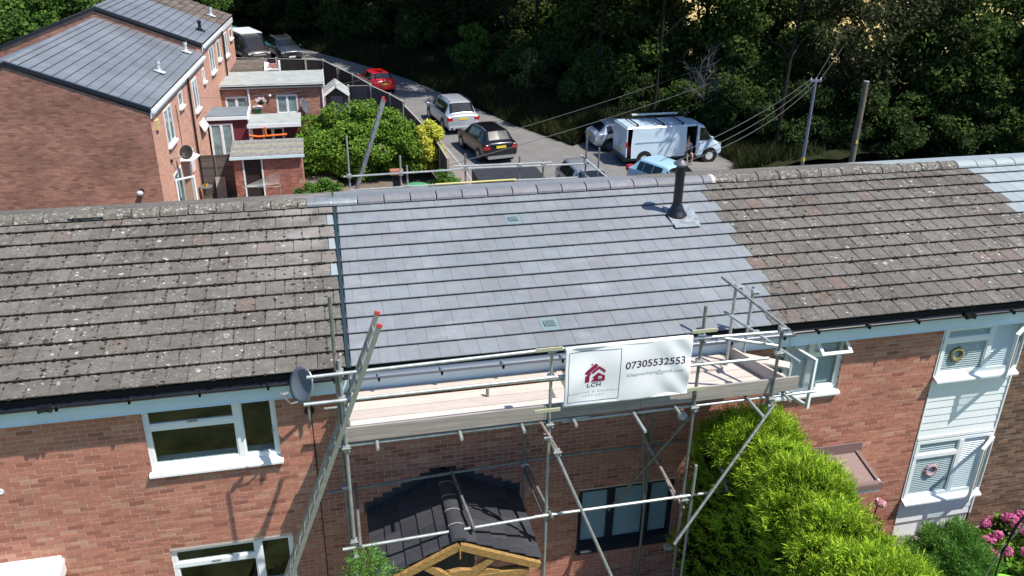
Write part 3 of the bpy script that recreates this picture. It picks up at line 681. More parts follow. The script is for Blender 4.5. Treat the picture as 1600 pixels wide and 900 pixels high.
# window near the scaffold: casement at left wide open, small top light propped open
ww = window(hr, 6.96, 8.235, 3.72, 4.715, mull=(7.22, 7.64), transoms=((7.64, 8.235, 4.42),), y=.04, glass=M_glass_clear, skip=(1, 3), blinds=True, lab='white window with casement and top light open')
sash(ww, 7.24, -.01, 3.76, 4.69, .55, R(-75), side=1)
M = Matrix.Translation((0, .0, 4.70)) @ Matrix.Rotation(R(-58), 4, 'X')
mb = MB(); mb.box((7.65, -.04, -.29), (7.70, 0, 0), M).box((8.16, -.04, -.29), (8.21, 0, 0), M).box((7.70, -.04, -.29), (8.16, 0, -.24), M).box((7.70, -.04, -.05), (8.16, 0, 0), M)
obj('top_sash', mb, M_white, ww); obj('pane', MB().box((7.70, -.022, -.24), (8.16, -.016, -.05), M), M_glass_clear, ww)
# flat canopy over the door
cz = MB().poly([(7.35, 0, 2.30), (8.93, 0, 2.30), (8.93, -.78, 2.14), (7.35, -.78, 2.14)], (0, 0, -.035)); can = obj('canopy_felt', cz, M_fell, hr)
obj('canopy_edge', MB().poly([(7.35, -.72, 2.165), (8.93, -.72, 2.165), (8.93, -.79, 2.15), (7.35, -.79, 2.15)], (0, 0, .03)).poly([(8.87, 0, 2.305), (8.94, 0, 2.305), (8.94, -.79, 2.15), (8.87, -.79, 2.15)], (0, 0, .03)).box((7.30, -.03, 2.30), (8.98, .0, 2.50)).box((7.34, -.80, 2.06), (8.945, -.785, 2.165)), mat('brown_felt_edge', (.20, .13, .12), .9, noise=.15, nscale=30), can)
obj('canopy_fascia', MB().box((7.36, -.77, 1.99), (8.92, -.75, 2.10)).box((8.90, -.75, 1.99), (8.92, 0, 2.2)), M_white, can)

# ---- far right house, pale tiles and dark brick
hq = thing('terraced_house', 'terraced house at the right edge with dark brick wall and pale grey roof tiles', 'house', (15, 0, 0))
roofQ = roof_base(hq, 13.0, 19.0, M_tile_pale, M_tile_pale)
cq = [c for r in range(12) for c in rowcells(bR2[r], 64, r)]; cq.sort(key=lambda c: c[0])
tiles(roofQ, cq, M_tile_pale, False); ridge(roofQ, 12.75, 19, M_tile_pale, .46)
brick_wall(hq, (0, 0, 0), (1, 0, 0), 11.86, 19, -.6, 4.78, [], M_brick_dark, M_mortar_grey, 300, aim=(12, 3))
obj('wall_joint', MB().box((11.80, -.002, 0), (11.86, .05, 4.72)), M_brick_dark, hq)
fascia(hq, 12.92, 19, 5.13, -.1); gutter(hq, 12.92, 19, M_black); shell(hq, 12.92, 19, M_brickflat)

# ------------------------------------------------------------------ porch over the centre door
po = thing('porch', 'gabled oak porch with dark slate roof below the scaffold', 'porch', (1.34, -.8, 0))
PX, PZ, PE, YF = 1.34, 3.0, 2.42, -1.62
def slope_pt(s, y, t, h=0):    # s=-1/1 side, t 0 ridge..1 eave
    L_ = 1.22; x = PX + s * L_ * t; z = PZ - (PZ - PE) * t; n = Vector((s * .43, 0, .9)); return Vector((x, y, z)) + n * h
for s in (-1, 1):
    mb = MB(); mb.poly([slope_pt(s, 0, 0, -.03), slope_pt(s, 0, 1, -.03), slope_pt(s, 0, 1, -.07), slope_pt(s, 0, 0, -.07)], (0, YF + .03, 0)); sl_ = obj('roof_slope', mb, M_dark, po)
    for r in range(5):
        for c in range(7):
            y0 = -.0 - c * .235 - (.117 if r % 2 else 0); y1 = max(y0 - .23, YF)
            if y1 >= y0 - .03: continue
            if r % 2 and c == 0:
                p = [slope_pt(s, 0, r * .2, .0), slope_pt(s, 0, (r + 1) * .2 + .015, .028), slope_pt(s, -.112, (r + 1) * .2 + .015, .028), slope_pt(s, -.112, r * .2, .0)]
                obj('slate', MB().poly(p, (0, 0, -.014)), M_slate, sl_)
            p = [slope_pt(s, y0, r * .2, .0), slope_pt(s, y0, (r + 1) * .2 + .015, .028), slope_pt(s, y1, (r + 1) * .2 + .015, .028), slope_pt(s, y1, r * .2, .0)]
            obj('slate', MB().poly(p, (0, 0, -.014)), M_slate, sl_)
    # stepped lead flashing up the wall
    for k in range(8):
        t0, t1 = k / 8, (k + 1) / 8; a = slope_pt(s, 0, t0); b = slope_pt(s, 0, t1 + .05)
        obj('flashing_step', MB().poly([(a.x, 0, a.z - .02), (b.x, 0, b.z - .02), (b.x - s * .0, 0, a.z + .085), (a.x - s * .05, 0, a.z + .085)], (0, -.012 - .003 * (k % 2), 0)), M_slate, po)
    # barge board and timbers
    a = Vector((PX, YF - .02, PZ - .10)); b = Vector((PX + s * 1.20, YF - .02, PE - .10)); obj('rafter', MB().beam(a, b, .07, .11, (0, 0, 1)), M_oak, po)
    obj('post', MB().box((PX + s * .93 - .06, YF - .02, 0), (PX + s * .93 + .06, YF + .10, 2.10)), M_oak, po)
    obj('strut', MB().beam((PX + s * .10, YF, 2.26), (PX + s * .52, YF, 2.62), .08, .10), M_oak, po)
    obj('side_plate', MB().beam((PX + s * .93, YF + .05, 2.28), (PX + s * .93, 0, 2.28), .10, .12), M_oak, po)
obj('tie_beam', MB().box((PX - 1.05, YF - .03, 2.16), (PX + 1.05, YF + .09, 2.29)), M_oak, po)
obj('collar_tie', MB().poly([(PX - .62, YF - .01, 2.30), (PX + .62, YF - .01, 2.30), (PX + .45, YF - .01, 2.36), (PX, YF - .01, 2.42), (PX - .45, YF - .01, 2.36)], (0, .08, 0)), M_oak, po)
obj('finial_peg', MB().tube([(PX, YF - .09, PZ - .28), (PX, YF - .09, PZ - .1)], .012, 6), M_oak, po)
pr = MB()
for k in range(5):
    y0 = -.0 - k * .33; mbr = MB(); prof = [(math.cos(a) * .115, math.sin(a) * .055) for a in np.linspace(0, math.pi, 8)]
    mbr.poly([(PX + a, y0, PZ + .0 + b + (.0)) for a, b in prof], (0, -.325, 0)); obj('ridge_tile', mbr, M_slate, po)
    if k: obj('ridge_joint', MB().poly([(PX + a * 1.04, y0 + .004, PZ + b * 1.06) for a, b in prof], (0, -.012, 0)), M_conc, po)

# ------------------------------------------------------------------ scaffold
sc = thing('scaffold', 'steel tube scaffold with pale plank deck along the front of the middle house', 'scaffold', (3, -.9, 0))
TR = .0242
def tb(name, a, b, m=M_galv, lab=None): return obj(name, MB().tube([a, b], TR, 10), m, sc, label=lab, smooth=False)
def cp(x, y, z):
    mb = MB().box((x - .045, y - .04, z - .035), (x + .045, y + .045, z + .035)).tube([(x - .06, y - .05, z + .02), (x + .06, y - .05, z + .02)], .011, 6).tube([(x + .035, y - .075, z - .02), (x + .035, y + .02, z - .02)], .010, 6)
    obj('coupler', mb, M_coupler, sc)
YO, YI = -1.35, -.30
for x, zt in ((-.13, 5.98), (2.70, 5.86), (4.89, 6.28), (6.13, 5.84)):
    tb('standard', (x, YO, 0.0 if x < 6 else 4.45), (x, YO, zt), M_galv if x < 2.8 else M_galv_dark)
tb('standard', (-.13 - .05, YO + .03, 5.0), (-.13 - .05, YO + .03, 6.88), M_galv_dark)
tb('standard', (5.0, YO - .06, .2), (5.02, YO - .06, 3.6), M_galv)
for x, zt in ((-.2, 4.6), (2.61, 4.6), (4.74, 4.6)): tb('standard', (x, YI, 0), (x, YI, zt), M_galv_dark)
tb('standard', (5.82, -.46, 4.5), (5.80, -.46, 6.09)); tb('standard', (6.13, -.40, 4.5), (6.13, -.40, 6.04))
tb('standard', (4.62, -.55, 2.2), (4.46, -.55, 4.1), M_galv_dark)
rails = [((-.55, YO - .05, 5.80), (2.66, YO - .05, 5.86)), ((2.45, YO - .05, 5.86), (6.02, YO - .05, 5.78)), ((-.62, YO - .05, 5.40), (2.9, YO - .05, 5.42)), ((2.5, YO - .05, 5.40), (5.95, YO - .05, 5.36))]
for a, b in rails: tb('guard_rail', a, b)
tb('guard_rail', (5.3, YO + .22, 5.62), (6.1, YO - .0, 5.52), M_galv)
tb('guard_rail', (5.60, -.36, 6.22), (6.20, -1.42, 5.80), M_galv_dark); tb('guard_rail', (5.72, -.35, 5.62), (6.34, -1.60, 5.36), M_galv)
for a, b in (((-.36, YO + .05, 4.62), (3.3, YO + .05, 4.64)), ((2.9, YO + .05, 4.60), (6.9, YO + .05, 4.62))): tb('ledger', a, b)
for a, b in (((-.3, YO - .05, 2.92), (2.75, YO - .05, 3.03)), ((2.5, YO - .05, 3.03), (5.72, YO - .05, 3.03))): tb('ledger', a, b)
for a, b in (((-.48, YI + .05, 3.05), (2.9, YI + .05, 3.20)), ((2.6, YI + .05, 3.20), (5.6, YI + .05, 3.20)), ((-.4, YI, 4.60), (6.5, YI, 4.60))): tb('ledger', a, b, M_galv_dark)
# transoms under the deck, ends poking out
for x in (.28, 1.42, 2.30, 3.05, 3.95, 4.60, 5.75, 6.35): tb('transom', (x, -1.52 if x not in (3.95, 5.75) else -1.85, 4.655), (x, -.12, 4.655), M_galv)
for x, z in ((-.05, 3.02), (1.45, 3.03), (2.62, 3.05)): tb('transom', (x + (.14 if x > 1 else 0), YO - .15, z), (x, -.22, z + .12), M_galv_dark)
tb('transom', (4.72, YO - .1, 3.02), (4.76, -.02, 3.28), M_galv_dark)
# braces
tb('brace', (2.55, YO - .08, 4.72), (2.78, YO - .1, 4.28), M_rust); tb('brace', (2.66, YO - .08, 4.50), (3.95, YO - .45, 1.25), M_galv)
tb('brace', (6.14, -1.44, 4.55), (4.36, -2.3, 2.96), M_galv_dark, 'long diagonal tube in front of the hedge')
tb('brace', (4.95, YO + .05, 4.52), (4.05, YI - .12, 2.10), M_galv_dark); tb('brace', (4.48, YI - .2, 3.62), (5.0, YO + .1, 2.62), M_rust)
tb('brace', (5.50, -1.05, 3.62), (5.42, -1.72, 3.30), M_galv_dark)
tb('brace', (2.60, YI - .04, 3.1), (2.68, YO + .04, 2.95), M_galv_dark)
for x in (-.13, 2.70, 4.89, 6.13):
    for z in ((4.62, 5.40, 5.80) + ((3.0,) if x < 6 else ())): cp(x, YO, z)
for x in (-.2, 2.61, 4.74): cp(x, YI, 3.17)
cp(-.13, YO, 2.72); cp(2.66, YO - .06, 4.45); cp(2.80, YO - .1, 4.2); cp(4.9, YO - .03, 2.95); cp(6.13, YO, 4.5); cp(5.82, -.5, 6.10); cp(6.12, -.48, 5.98); cp(6.0, -.9, 5.5); cp(4.73, YO, 2.0)
for x in (-.13, 2.70, 4.89): obj('base_plate', MB().box((x - .07, YO - .07, 0), (x + .07, YO + .07, .02)), M_galv, sc)
# deck
def deck_board(x0, x1, y, z, lab=None):
    mb = MB().box((x0, y, z), (x1, y + .218, z + .038)); b = obj('deck_board', mb, M_wood, sc, label=lab)
    obj('end_band', MB().box((x0 - .002, y + .002, z + .001), (x0 + .03, y + .22, z + .0395)), M_galv_dark, b); obj('end_band', MB().box((x1 - .03, y + .002, z + .001), (x1 + .002, y + .22, z + .0395)), M_galv_dark, b)
for k, (sx, ex) in enumerate(((-.10, 6.45), (-.08, 6.60), (-.12, 6.48), (-.09, 6.62))):
    y = -1.305 + k * .227
    deck_board(sx, 2.9 + .25 * (k % 2), y, 4.682 + rnd.uniform(0, .004)); deck_board(2.905 + .25 * (k % 2), ex, y, 4.682 + rnd.uniform(0, .004))
deck_board(-.06, 3.2, -.42, 4.765, 'inner deck board beside the gutter'); deck_board(3.205, 5.85, -.42, 4.76)
deck_board(3.9, 5.7, -.60, 4.724, 'loose extra board lying on the deck')
def toe(a, b, z0, m=M_toe, lab=None):
    mb = MB().box((a, -1.345, z0), (b, -1.307, z0 + .222)); obj('toe_board', mb, m, sc, label=lab)
toe(-.14, 2.62, 4.700); toe(2.50 - .0 + .125, 4.05, 4.70); toe(3.55 + .505, 6.55, 4.72, lab='long weathered toe board at the right end')
obj('toe_board', MB().beam((5.95, -.24, 4.83), (6.35, -1.29, 4.83), .036, .20), M_wood, sc, label='end toe board across the deck')
obj('toe_board', MB().beam((6.05, -.3, 4.78), (6.75, -.75, 4.76), .2, .036), M_wood, sc, label='short loose board end')
for x, z, y in ((2.62, 5.9, -1.46), (2.62, 4.93, -1.46), (4.86, 5.94, -1.44), (4.80, 5.0, -1.44)):
    obj('strap', MB().box((x - .17, y - .012, z - .025), (x + .2, y + .012, z + .022)), M_strap, sc)
obj('tube_stub', MB().tube([(1.95, -.62, 4.72), (1.95, -.62, 4.86)], TR, 8), M_galv_dark, sc)

# security camera on wall
sec = thing('security_camera', 'small white dome camera on the brick wall under the scaffold deck', 'security camera', (5.33, 0, 3.62))
obj('housing', MB().ball((5.33, -.13, 3.62), .085, (1, 1.1, .95), 12, 8), M_white, sec, smooth=True); obj('bracket', MB().tube([(5.33, -.008, 3.66), (5.33, -.09, 3.65)], .03, 8), M_white, sec)
obj('lens', MB().tube([(5.31, -.178, 3.60), (5.30, -.192, 3.59)], .022, 8), M_black, sec)

# ladders
def ladder(name, label, foot, top, off, w=.33, caps=M_redcap, second=None):
    """stiles run foot->top; off is the unit vector between the stiles"""
    t = thing(name, label, 'ladder', foot); f = Vector(foot); q = Vector(top); o = Vector(off).normalized(); d = (q - f).normalized(); n = d.cross(o).normalized()
    for s in (0, 1):
        st = obj('stile', MB().beam(f + o * w * s, q + o * w * s, .062, .026, tuple(o)), M_alu, t)
        e = q + o * w * s; obj('end_cap', MB().beam(e - d * .01, e + d * .035, .070, .034, tuple(o)), caps, st)
    L_ = (q - f).length; k = .25
    while k < L_ - .1:
        p = f + d * k; obj('rung', MB().tube([p, p + o * w], .016, 6), M_alu, t); k += .25
    return t
ladder('ladder', 'aluminium ladder with red end caps leaning at the left end of the scaffold', (-2.03, -1.52, 0.0), (.395, -1.52, 6.50), (0, 1, 0), .36)
# ------------------------------------------------------------------ banner
bn = thing('banner', 'white vinyl banner with maroon roof logo and phone number on the scaffold rails', 'banner', (3.8, -1.46, 4.9))
BX0, BX1, BZ0, BZ1 = 2.86, 4.70, 4.95, 5.885
def by(x, z): return -1.46 + .010 * math.sin(x * 11 - z * 9) * math.exp(-((x - 2.9) * 2.2) ** 2) + .009 * math.sin(x * 16 + z * 14) * math.exp(-((x - 4.7) * 2.5) ** 2) + .008 * math.sin(x * 7 + z * 3) + .006 * math.sin(x * 3.1 - z * 9) - .012 * math.sin((z - BZ0) / (BZ1 - BZ0) * math.pi)
nx, nz = 90, 40; V = []
for j in range(nz + 1):
    for i in range(nx + 1):
        x = BX0 + (BX1 - BX0) * i / nx; z = BZ0 + (BZ1 - BZ0) * j / nz; x += (.0 if j else 0); V.append((x, by(x, z), z + .0))
mb = MB().add(V, [(j * (nx + 1) + i, j * (nx + 1) + i + 1, (j + 1) * (nx + 1) + i + 1, (j + 1) * (nx + 1) + i) for j in range(nz) for i in range(nx)])
cl_ = obj('cloth', mb, M_banner, bn, smooth=True); md = cl_.modifiers.new('s', 'SOLIDIFY'); md.thickness = .002; md.offset = 0
# wrap round the top rail
mb = MB(); prof = [(math.cos(a) * .03, math.sin(a) * .03) for a in np.linspace(-.2, math.pi + .6, 9)]
for (z, xx0, xx1) in ((5.862, BX0, BX1), (4.965, BX0, BX1)):
    mb.tube([(xx0, -1.435, z), (xx1, -1.435, z)], .031, 12)
obj('hem', mb, M_banner, bn, smooth=True)
def on(x, z, dy=.0035): return (x, by(x, z) - dy, z)
def strip(name, a, b, w, m):
    (x0, z0), (x1, z1) = a, b; n = 10; vs = []; dx, dz = x1 - x0, z1 - z0; l = math.hypot(dx, dz); nx_, nz_ = -dz / l * w / 2, dx / l * w / 2
    for i in range(n + 1):
        x = x0 + dx * i / n; z = z0 + dz * i / n; vs += [on(x + nx_, z + nz_), on(x - nx_, z - nz_)]
    obj(name, MB().add(vs, [(2 * i, 2 * i + 1, 2 * i + 3, 2 * i + 2) for i in range(n)]), m, bn)
fx0, fx1, fz0, fz1 = 2.915, 3.655, 5.01, 5.805
for a, b in (((fx0, fz0), (fx0, fz1)), ((fx1, fz0), (fx1, fz1)), ((fx0, fz0), (fx1, fz0)), ((fx0, fz1), (fx1, fz1))): strip('border_line', a, b, .007, M_navy)
def shape(name, pts, m, dy=.005):
    obj(name, MB().add([on(x, z, dy) for x, z in pts], [tuple(range(len(pts)))]), m, bn)
cx, cz_, S = 3.295, 5.47, .145
def sp(l): return [(cx + x * S, cz_ + z * S) for x, z in l]
shape('logo_roof', sp([(-1, .15), (0, 1.0), (.25, .8), (.25, .55), (-1, -.42)][:3] + [(.2, .62), (-.72, -.12), (-1, -.12)]), M_maroon)
shape('logo_roof', sp([(-.45, .02), (.35, .70), (1.0, .18), (1.0, -.12), (.38, .38), (-.2, -.10)]), M_maroon)
shape('logo_roof', sp([(-1, -.35), (-.55, .0), (-.38, -.12), (-.55, -.28), (-.55, -1), (-1, -1)]), M_maroon)
shape('logo_chimney', sp([(-.42, .75), (-.42, .98), (-.25, .98), (-.25, .88)]), M_maroon)
shape('logo_house', sp([(-.30, -.55), (.30, -.02), (1.0, -.45), (1.0, -1.0), (-.38, -1.0), (-.06, -.62)]), M_maroon)
shape('logo_window', sp([(.32, -.75), (.68, -.75), (.68, -.45), (.32, -.45)]), M_banner, .008)
shape('logo_window_bar', sp([(.485, -.76), (.515, -.76), (.515, -.44), (.485, -.44)]), M_maroon, .010); shape('logo_window_bar', sp([(.31, -.615), (.69, -.615), (.69, -.585), (.31, -.585)]), M_maroon, .010)
def text(s, x, z, size, m, bold=0., sx=1., space=1.0):
    """lettering as real meshes laid on the cloth, one mesh per line of text"""
    c = bpy.data.curves.new('lettering', 'FONT'); c.body = s; c.size = size; c.align_x = 'CENTER'; c.offset = bold; c.space_character = space; c.resolution_u = 4
    o = bpy.data.objects.new('lettering_source', c); COL.objects.link(o)
    me = bpy.data.meshes.new_from_object(o.evaluated_get(bpy.context.evaluated_depsgraph_get())); bpy.data.objects.remove(o)
    me.materials.clear(); me.materials.append(m)
    for v in me.vertices:
        xx, zz = x + v.co.x * sx, z + v.co.y; v.co = (xx, by(xx, zz) - .0035, zz)
    me.name = 'lettering'; q = obj('lettering', me, m, bn); q['kind'] = 'stuff'; q['label'] = 'text reading ' + s
text('LCH', 3.29, 5.235, .088, M_navy, .0015, 1.15, 1.15)
text('ROOFING & CHIMNEY', 3.285, 5.145, .040, M_pale, .0, 1.25, 1.55); text('SERVICES', 3.285, 5.085, .040, M_pale, .0, 1.2, 1.6)
text('07305532553', 4.175, 5.475, .158, M_navy, .002, 1.03, 1.0); text('lchapmanhart@gmail.com', 4.175, 5.345, .078, M_pale, 0, 1.02, 1.0)

# ------------------------------------------------------------------ satellite dishes
def dish(label, base, centre, aim, r, arm=True, m=M_grey_pl, tilt=0):
    t = thing('satellite_dish', label, 'satellite dish', base); c = Vector(centre); a = Vector(aim).normalized(); u = a.cross(Vector((0, 0, 1))).normalized(); v = u.cross(a)
    mb = MB(); n = 20; k = 5; vs = [c - a * r * .22]; fs = []
    for j in range(1, k + 1):
        for i in range(n): th_ = 2 * math.pi * i / n; q = r * j / k; vs.append(c - a * (r * .22) * (1 - (j / k) ** 2) + u * q * .9 * math.cos(th_) + v * q * math.sin(th_))
    fs += [(0, 1 + i, 1 + (i + 1) % n) for i in range(n)]
    for j in range(k - 1):
        fs += [(1 + j * n + i, 1 + (j + 1) * n + i, 1 + (j + 1) * n + (i + 1) % n, 1 + j * n + (i + 1) % n) for i in range(n)]
    mb.add(vs, fs); o = obj('reflector', mb, m, t, smooth=True); s_ = o.modifiers.new('s', 'SOLIDIFY'); s_.thickness = .012
    obj('rim', MB().tube([c + u * r * .9 * math.cos(x) + v * r * math.sin(x) for x in np.linspace(0, 2 * math.pi, 25)], .007, 6), M_alu, t)
    lo = c - v * r * .95; tip = c + a * r * 1.25 - v * r * .45
    if arm:
        obj('arm', MB().tube([lo - a * .05, lo + a * r * .5 - v * .02, tip], .013, 6), M_alu, t); obj('lnb', MB().tube([tip, tip - a * .1 + v * .02], .026, 8).box(tuple(tip - Vector((.02, .02, .03))), tuple(tip + Vector((.02, .02, .03)))), M_alu, t)
    b = Vector(base); obj('mount', MB().tube([c - a * .1, c - a * .18 - v * .1, (b.x, b.y - .12, b.z + .1), (b.x, b.y - .12, b.z - .1)], .02, 8), M_alu, t)
    obj('wall_plate', MB().tube([b, b + Vector((0, -.03, 0))], .075, 12).tube([b + Vector((0, -.02, 0)), b + Vector((0, -.13, 0))], .018, 6), M_black, t)
    return t
dish('dark grey satellite dish fixed beneath the gutter left of the scaffold', (-.63, 0, 4.42), (-.68, -.46, 5.14), (-.72, -.62, .34), .26, True, mat('dish_grey', (.14, .16, .19), .4))


# ------------------------------------------------------------------ neighbouring terrace behind, at left
AZ = R(3.5); UX = Vector((math.sin(AZ), math.cos(AZ), 0)); NX = Vector((math.cos(AZ), -math.sin(AZ), 0)); P0 = Vector((-5.79, 19.2, 0))
def sw(u, z, d=0): return P0 + UX * u + NX * d + Vector((0, 0, z))
SM = Matrix(((UX.x, -NX.x, 0, P0.x), (UX.y, -NX.y, 0, P0.y), (0, 0, 1, 0), (0, 0, 0, 1)))    # local: x along wall, y into wall, z up
TH2 = R(20.8); c2, s2 = math.cos(TH2), math.sin(TH2)
def roof2(house, u0, u1, ze, m, n_obj, off=.06, rows=13, uo=0):
    E0 = sw(0, ze, off); X = UX; Yv = -NX * c2 + Vector((0, 0, s2)); Zv = NX * s2 + Vector((0, 0, c2))
    F = Matrix(((X.x, Yv.x, Zv.x, E0.x), (X.y, Yv.y, Zv.y, E0.y), (X.z, Yv.z, Zv.z, E0.z), (0, 0, 0, 1)))
    top = rows * TG
    a = [F @ Vector((u0, 0, -.03)), F @ Vector((u0, top, -.03)), F @ Vector((u0, top, -.15)), F @ Vector((u0, 0, -.15))]
    ro = obj('roof', MB().poly(a, UX * (u1 - u0)), M_dark, house)
    # rear slope
    ap = F @ Vector((u0, top, 0)); dn = -NX * c2 * top - Vector((0, 0, s2 * top))
    obj('rear_slope', MB().poly([ap, ap + dn, ap + dn - Vector((0, 0, .1)), ap - Vector((0, 0, .1))], UX * (u1 - u0)), m, ro)
    cells = []
    for r in range(rows):
        o_ = 0 if r % 2 else .5; k = -2
        while True:
            x0 = u0 + (k + o_) * TW; x1 = x0 + TW; k += 1
            if x0 >= u1 - .03: break
            x0 = max(x0, u0)
            if x1 - x0 < .04 or x1 <= u0: continue
            x1 = min(x1, u1); cells.append((x0, x1 - x0, r))
    cells.sort(key=lambda c: c[0] + abs(c[2] - 5) * .2)
    pr_ = {}; big = MB()
    for i, (u, w, r) in enumerate(cells):
        M = F @ Matrix.Translation((u, r * TG, .04 + rnd.uniform(0, .001))) @ Matrix.Rotation(-.118, 4, 'X')
        key = round(w, 2)
        if key not in pr_: pr_[key] = MB().box((.0002, 0, 0), (w - .0002, .415, .015)).mesh('tile', m)
        if i < n_obj:
            o = bpy.data.objects.new('tile', pr_[key]); COL.objects.link(o); o.parent = ro; o.matrix_local = M
        else: big.add([M @ v.co for v in pr_[key].vertices], [tuple(p.vertices) for p in pr_[key].polygons])
    if big.v: obj('tile', big, m, ro, kind='stuff')
    n = int((u1 - u0) / .46)
    rt_ = MB(); prof = [(math.cos(t) * .13, math.sin(t) * .075) for t in np.linspace(0, math.pi, 7)]
    pm = MB().poly([(0, a_, b_) for a_, b_ in prof], (.45, 0, 0)).mesh('ridge_tile', m)
    for k in range(n):
        o = bpy.data.objects.new('ridge_tile', pm); COL.objects.link(o); o.parent = ro
        o.matrix_local = Matrix.Translation(ap + UX * (k * .46) + Vector((0, 0, .01))) @ Matrix.Rotation(math.pi / 2 - AZ, 4, 'Z')
    return ro, F, ap
def verge(house, ap, F, rows=13, both=True, m=M_anthr):
    """dry verge caps down the gable edge"""
    top = rows * TG; U0 = -UX * .05
    for s in ((0, 1) if both else (0,)):
        for k in range(rows):
            a = F @ Vector((0, top - k * TG, .05)); b = F @ Vector((0, top - (k + 1) * TG, .055))
            if s:
                d = ap - (F @ Vector((0, 0, 0))); hz = Vector((d.x, d.y, 0)); a = ap + hz * (k / rows) - Vector((0, 0, d.z * k / rows - .05)); b = ap + hz * ((k + 1) / rows) - Vector((0, 0, d.z * (k + 1) / rows - .055))
            base = ap + UX * ((a - ap).dot(UX))
            a = a - UX * (a - ap).dot(UX) + U0; b = b - UX * (b - ap).dot(UX) + U0
            obj('verge_cap', MB().poly([a, b, b - Vector((0, 0, .14)), a - Vector((0, 0, .125))], UX * .12), m, house)
def side_box(name, house, u0, u1, z0, z1, d0, d1, m, **k): return obj(name, MB().box((u0, -d1, z0), (u1, -d0, z1), SM), m, house, **k)
def side_window(house, u0, u1, z0, z1, mull=None, blinds=None):
    fr = MB(); f = .06
    for a in ((u0, u0 + f, z0, z1), (u1 - f, u1, z0, z1), (u0 + f, u1 - f, z0, z0 + f), (u0 + f, u1 - f, z1 - f, z1)): fr.box((a[0], -.03, a[2]), (a[1], .05, a[3]), SM)
    if mull: fr.box((mull - .04, -.035, z0 + f), (mull + .04, .05, z1 - f), SM)
    w = obj('window', fr, M_white, house)
    xs_ = [u0 + f] + ([mull - .04, mull + .04] if mull else []) + [u1 - f]
    for i in range(0, len(xs_), 2): obj('pane', MB().box((xs_[i], -.012, z0 + f), (xs_[i + 1], -.004, z1 - f), SM), M_winpale, w)
    obj('sill', MB().box((u0 - .04, -.12, z0 - .09), (u1 + .04, .02, z0 - .02), SM), M_white, w)
    return w
M_winpale = mat('window_pale', (.22, .30, .30), .05, spec=.9, noise=.5, nscale=2.5)
M_brick_side = mat('brick_side', rough=.92, rand=[(0, (.50, .28, .21)), (.5, (.62, .36, .27)), (1, (.57, .32, .24))], noise=.14, nscale=4, spec=.2)
M_mortar_side = mat('mortar_side', (.60, .36, .27), .95, noise=.14, nscale=3, spec=.1)

n1 = thing('terraced_house', 'brick end terraced house at left with broad gable and smooth slate-grey roof', 'house', sw(3, G, -3))
ro1, F1, ap1 = roof2(n1, 0, 10.5, 4.65, M_tile_far, 300)
gx = Vector((NX.x, NX.y, 0))
apu = (ap1 - P0).dot(gx)
def zt1(u): return 4.62 - .10 + (.06 - u) * math.tan(TH2) if u > apu else ap1.z - .10 - (apu - u) * math.tan(TH2)
def gvis(u, z): return True
brick_wall(n1, P0, gx, 2 * apu, 0, 0.0, 6.4, [], M_brick_far, M_mortar_far, 300, ztop=zt1, aim=(-1.0, 2.6))
obj('gable_base', MB().poly([P0 + gx * (2 * apu) + Vector((0, 0, G)), P0 + Vector((0, 0, G)), P0, P0 + gx * (2 * apu)], UX * .2), M_brick_far, n1)
verge(n1, ap1, F1)
openS = [(1.85, 3.1, 2.85, 4.15), (4.5, 5.25, 3.65, 4.2), (7.35, 8.4, 2.82, 4.1), (9.9, 10.4, 3.55, 4.1), (1.9, 3.2, 0.0, 1.75)]
wS = brick_wall(n1, P0, UX, 0.02, 10.5, G, 4.5, openS, M_brick_side, M_mortar_side, 0, name='side_wall')
side_box('fascia', n1, 0, 10.5, 4.33, 4.6, .03, .06, M_white); side_box('gutter', n1, 0, 10.5, 4.50, 4.59, .065, .17, M_white)
side_window(n1, 1.85, 3.1, 2.85, 4.15, 2.45); side_window(n1, 4.5, 5.25, 3.65, 4.2); side_window(n1, 7.35, 8.4, 2.82, 4.1, 7.9); side_window(n1, 9.9, 10.4, 3.55, 4.1); dw = side_window(n1, 1.9, 3.2, 0.0, 1.75, 2.55)
# open casement
Mh = SM @ Matrix.Translation((1.9, -.03, 0)) @ Matrix.Rotation(R(-55), 4, 'Z')
def osash(w, M, wd, z0, z1):
    mb = MB(); f = .055
    mb.box((0, -.04, z0), (f, 0, z1), M).box((wd - f, -.04, z0), (wd, 0, z1), M).box((f, -.04, z0), (wd - f, 0, z0 + f), M).box((f, -.04, z1 - f), (wd - f, 0, z1), M)
    obj('open_sash', mb, M_white, w); obj('pane', MB().box((f, -.025, z0 + f), (wd - f, -.018, z1 - f), M), M_glass_clear, w)
osash(dw, Mh, .75, .15, 1.6)
obj('porch_screen', MB().poly([sw(3.3, 1.9, .0), sw(3.3, 1.9, .5), sw(4.6, 1.75, .5), sw(4.6, 1.95, 0)], (0, 0, -.04)).poly([sw(4.55, G, .02), sw(4.62, G, .02), sw(4.62, 1.9, .02), sw(4.55, 1.9, .02)], NX * .07), M_white, n1)
obj('drain_pipe', MB().tube([sw(6.4, 4.5, .08), sw(6.4, G, .08)], .045, 8), M_black, n1)
obj('cable', MB().tube([sw(3.9, 3.9, .02), sw(4.0, 1.9, .02)], .012, 5), M_bark, n1)
side_box('window', n1, 5.2, 5.62, .85, 1.75, .0, .05, M_white)
aw = obj('awning', MB().poly([sw(7.7, 2.25, .02), sw(8.8, 2.25, .02), sw(8.8, 1.90, .20), sw(7.7, 1.90, .20)], (0, 0, -.06)), M_white, n1)
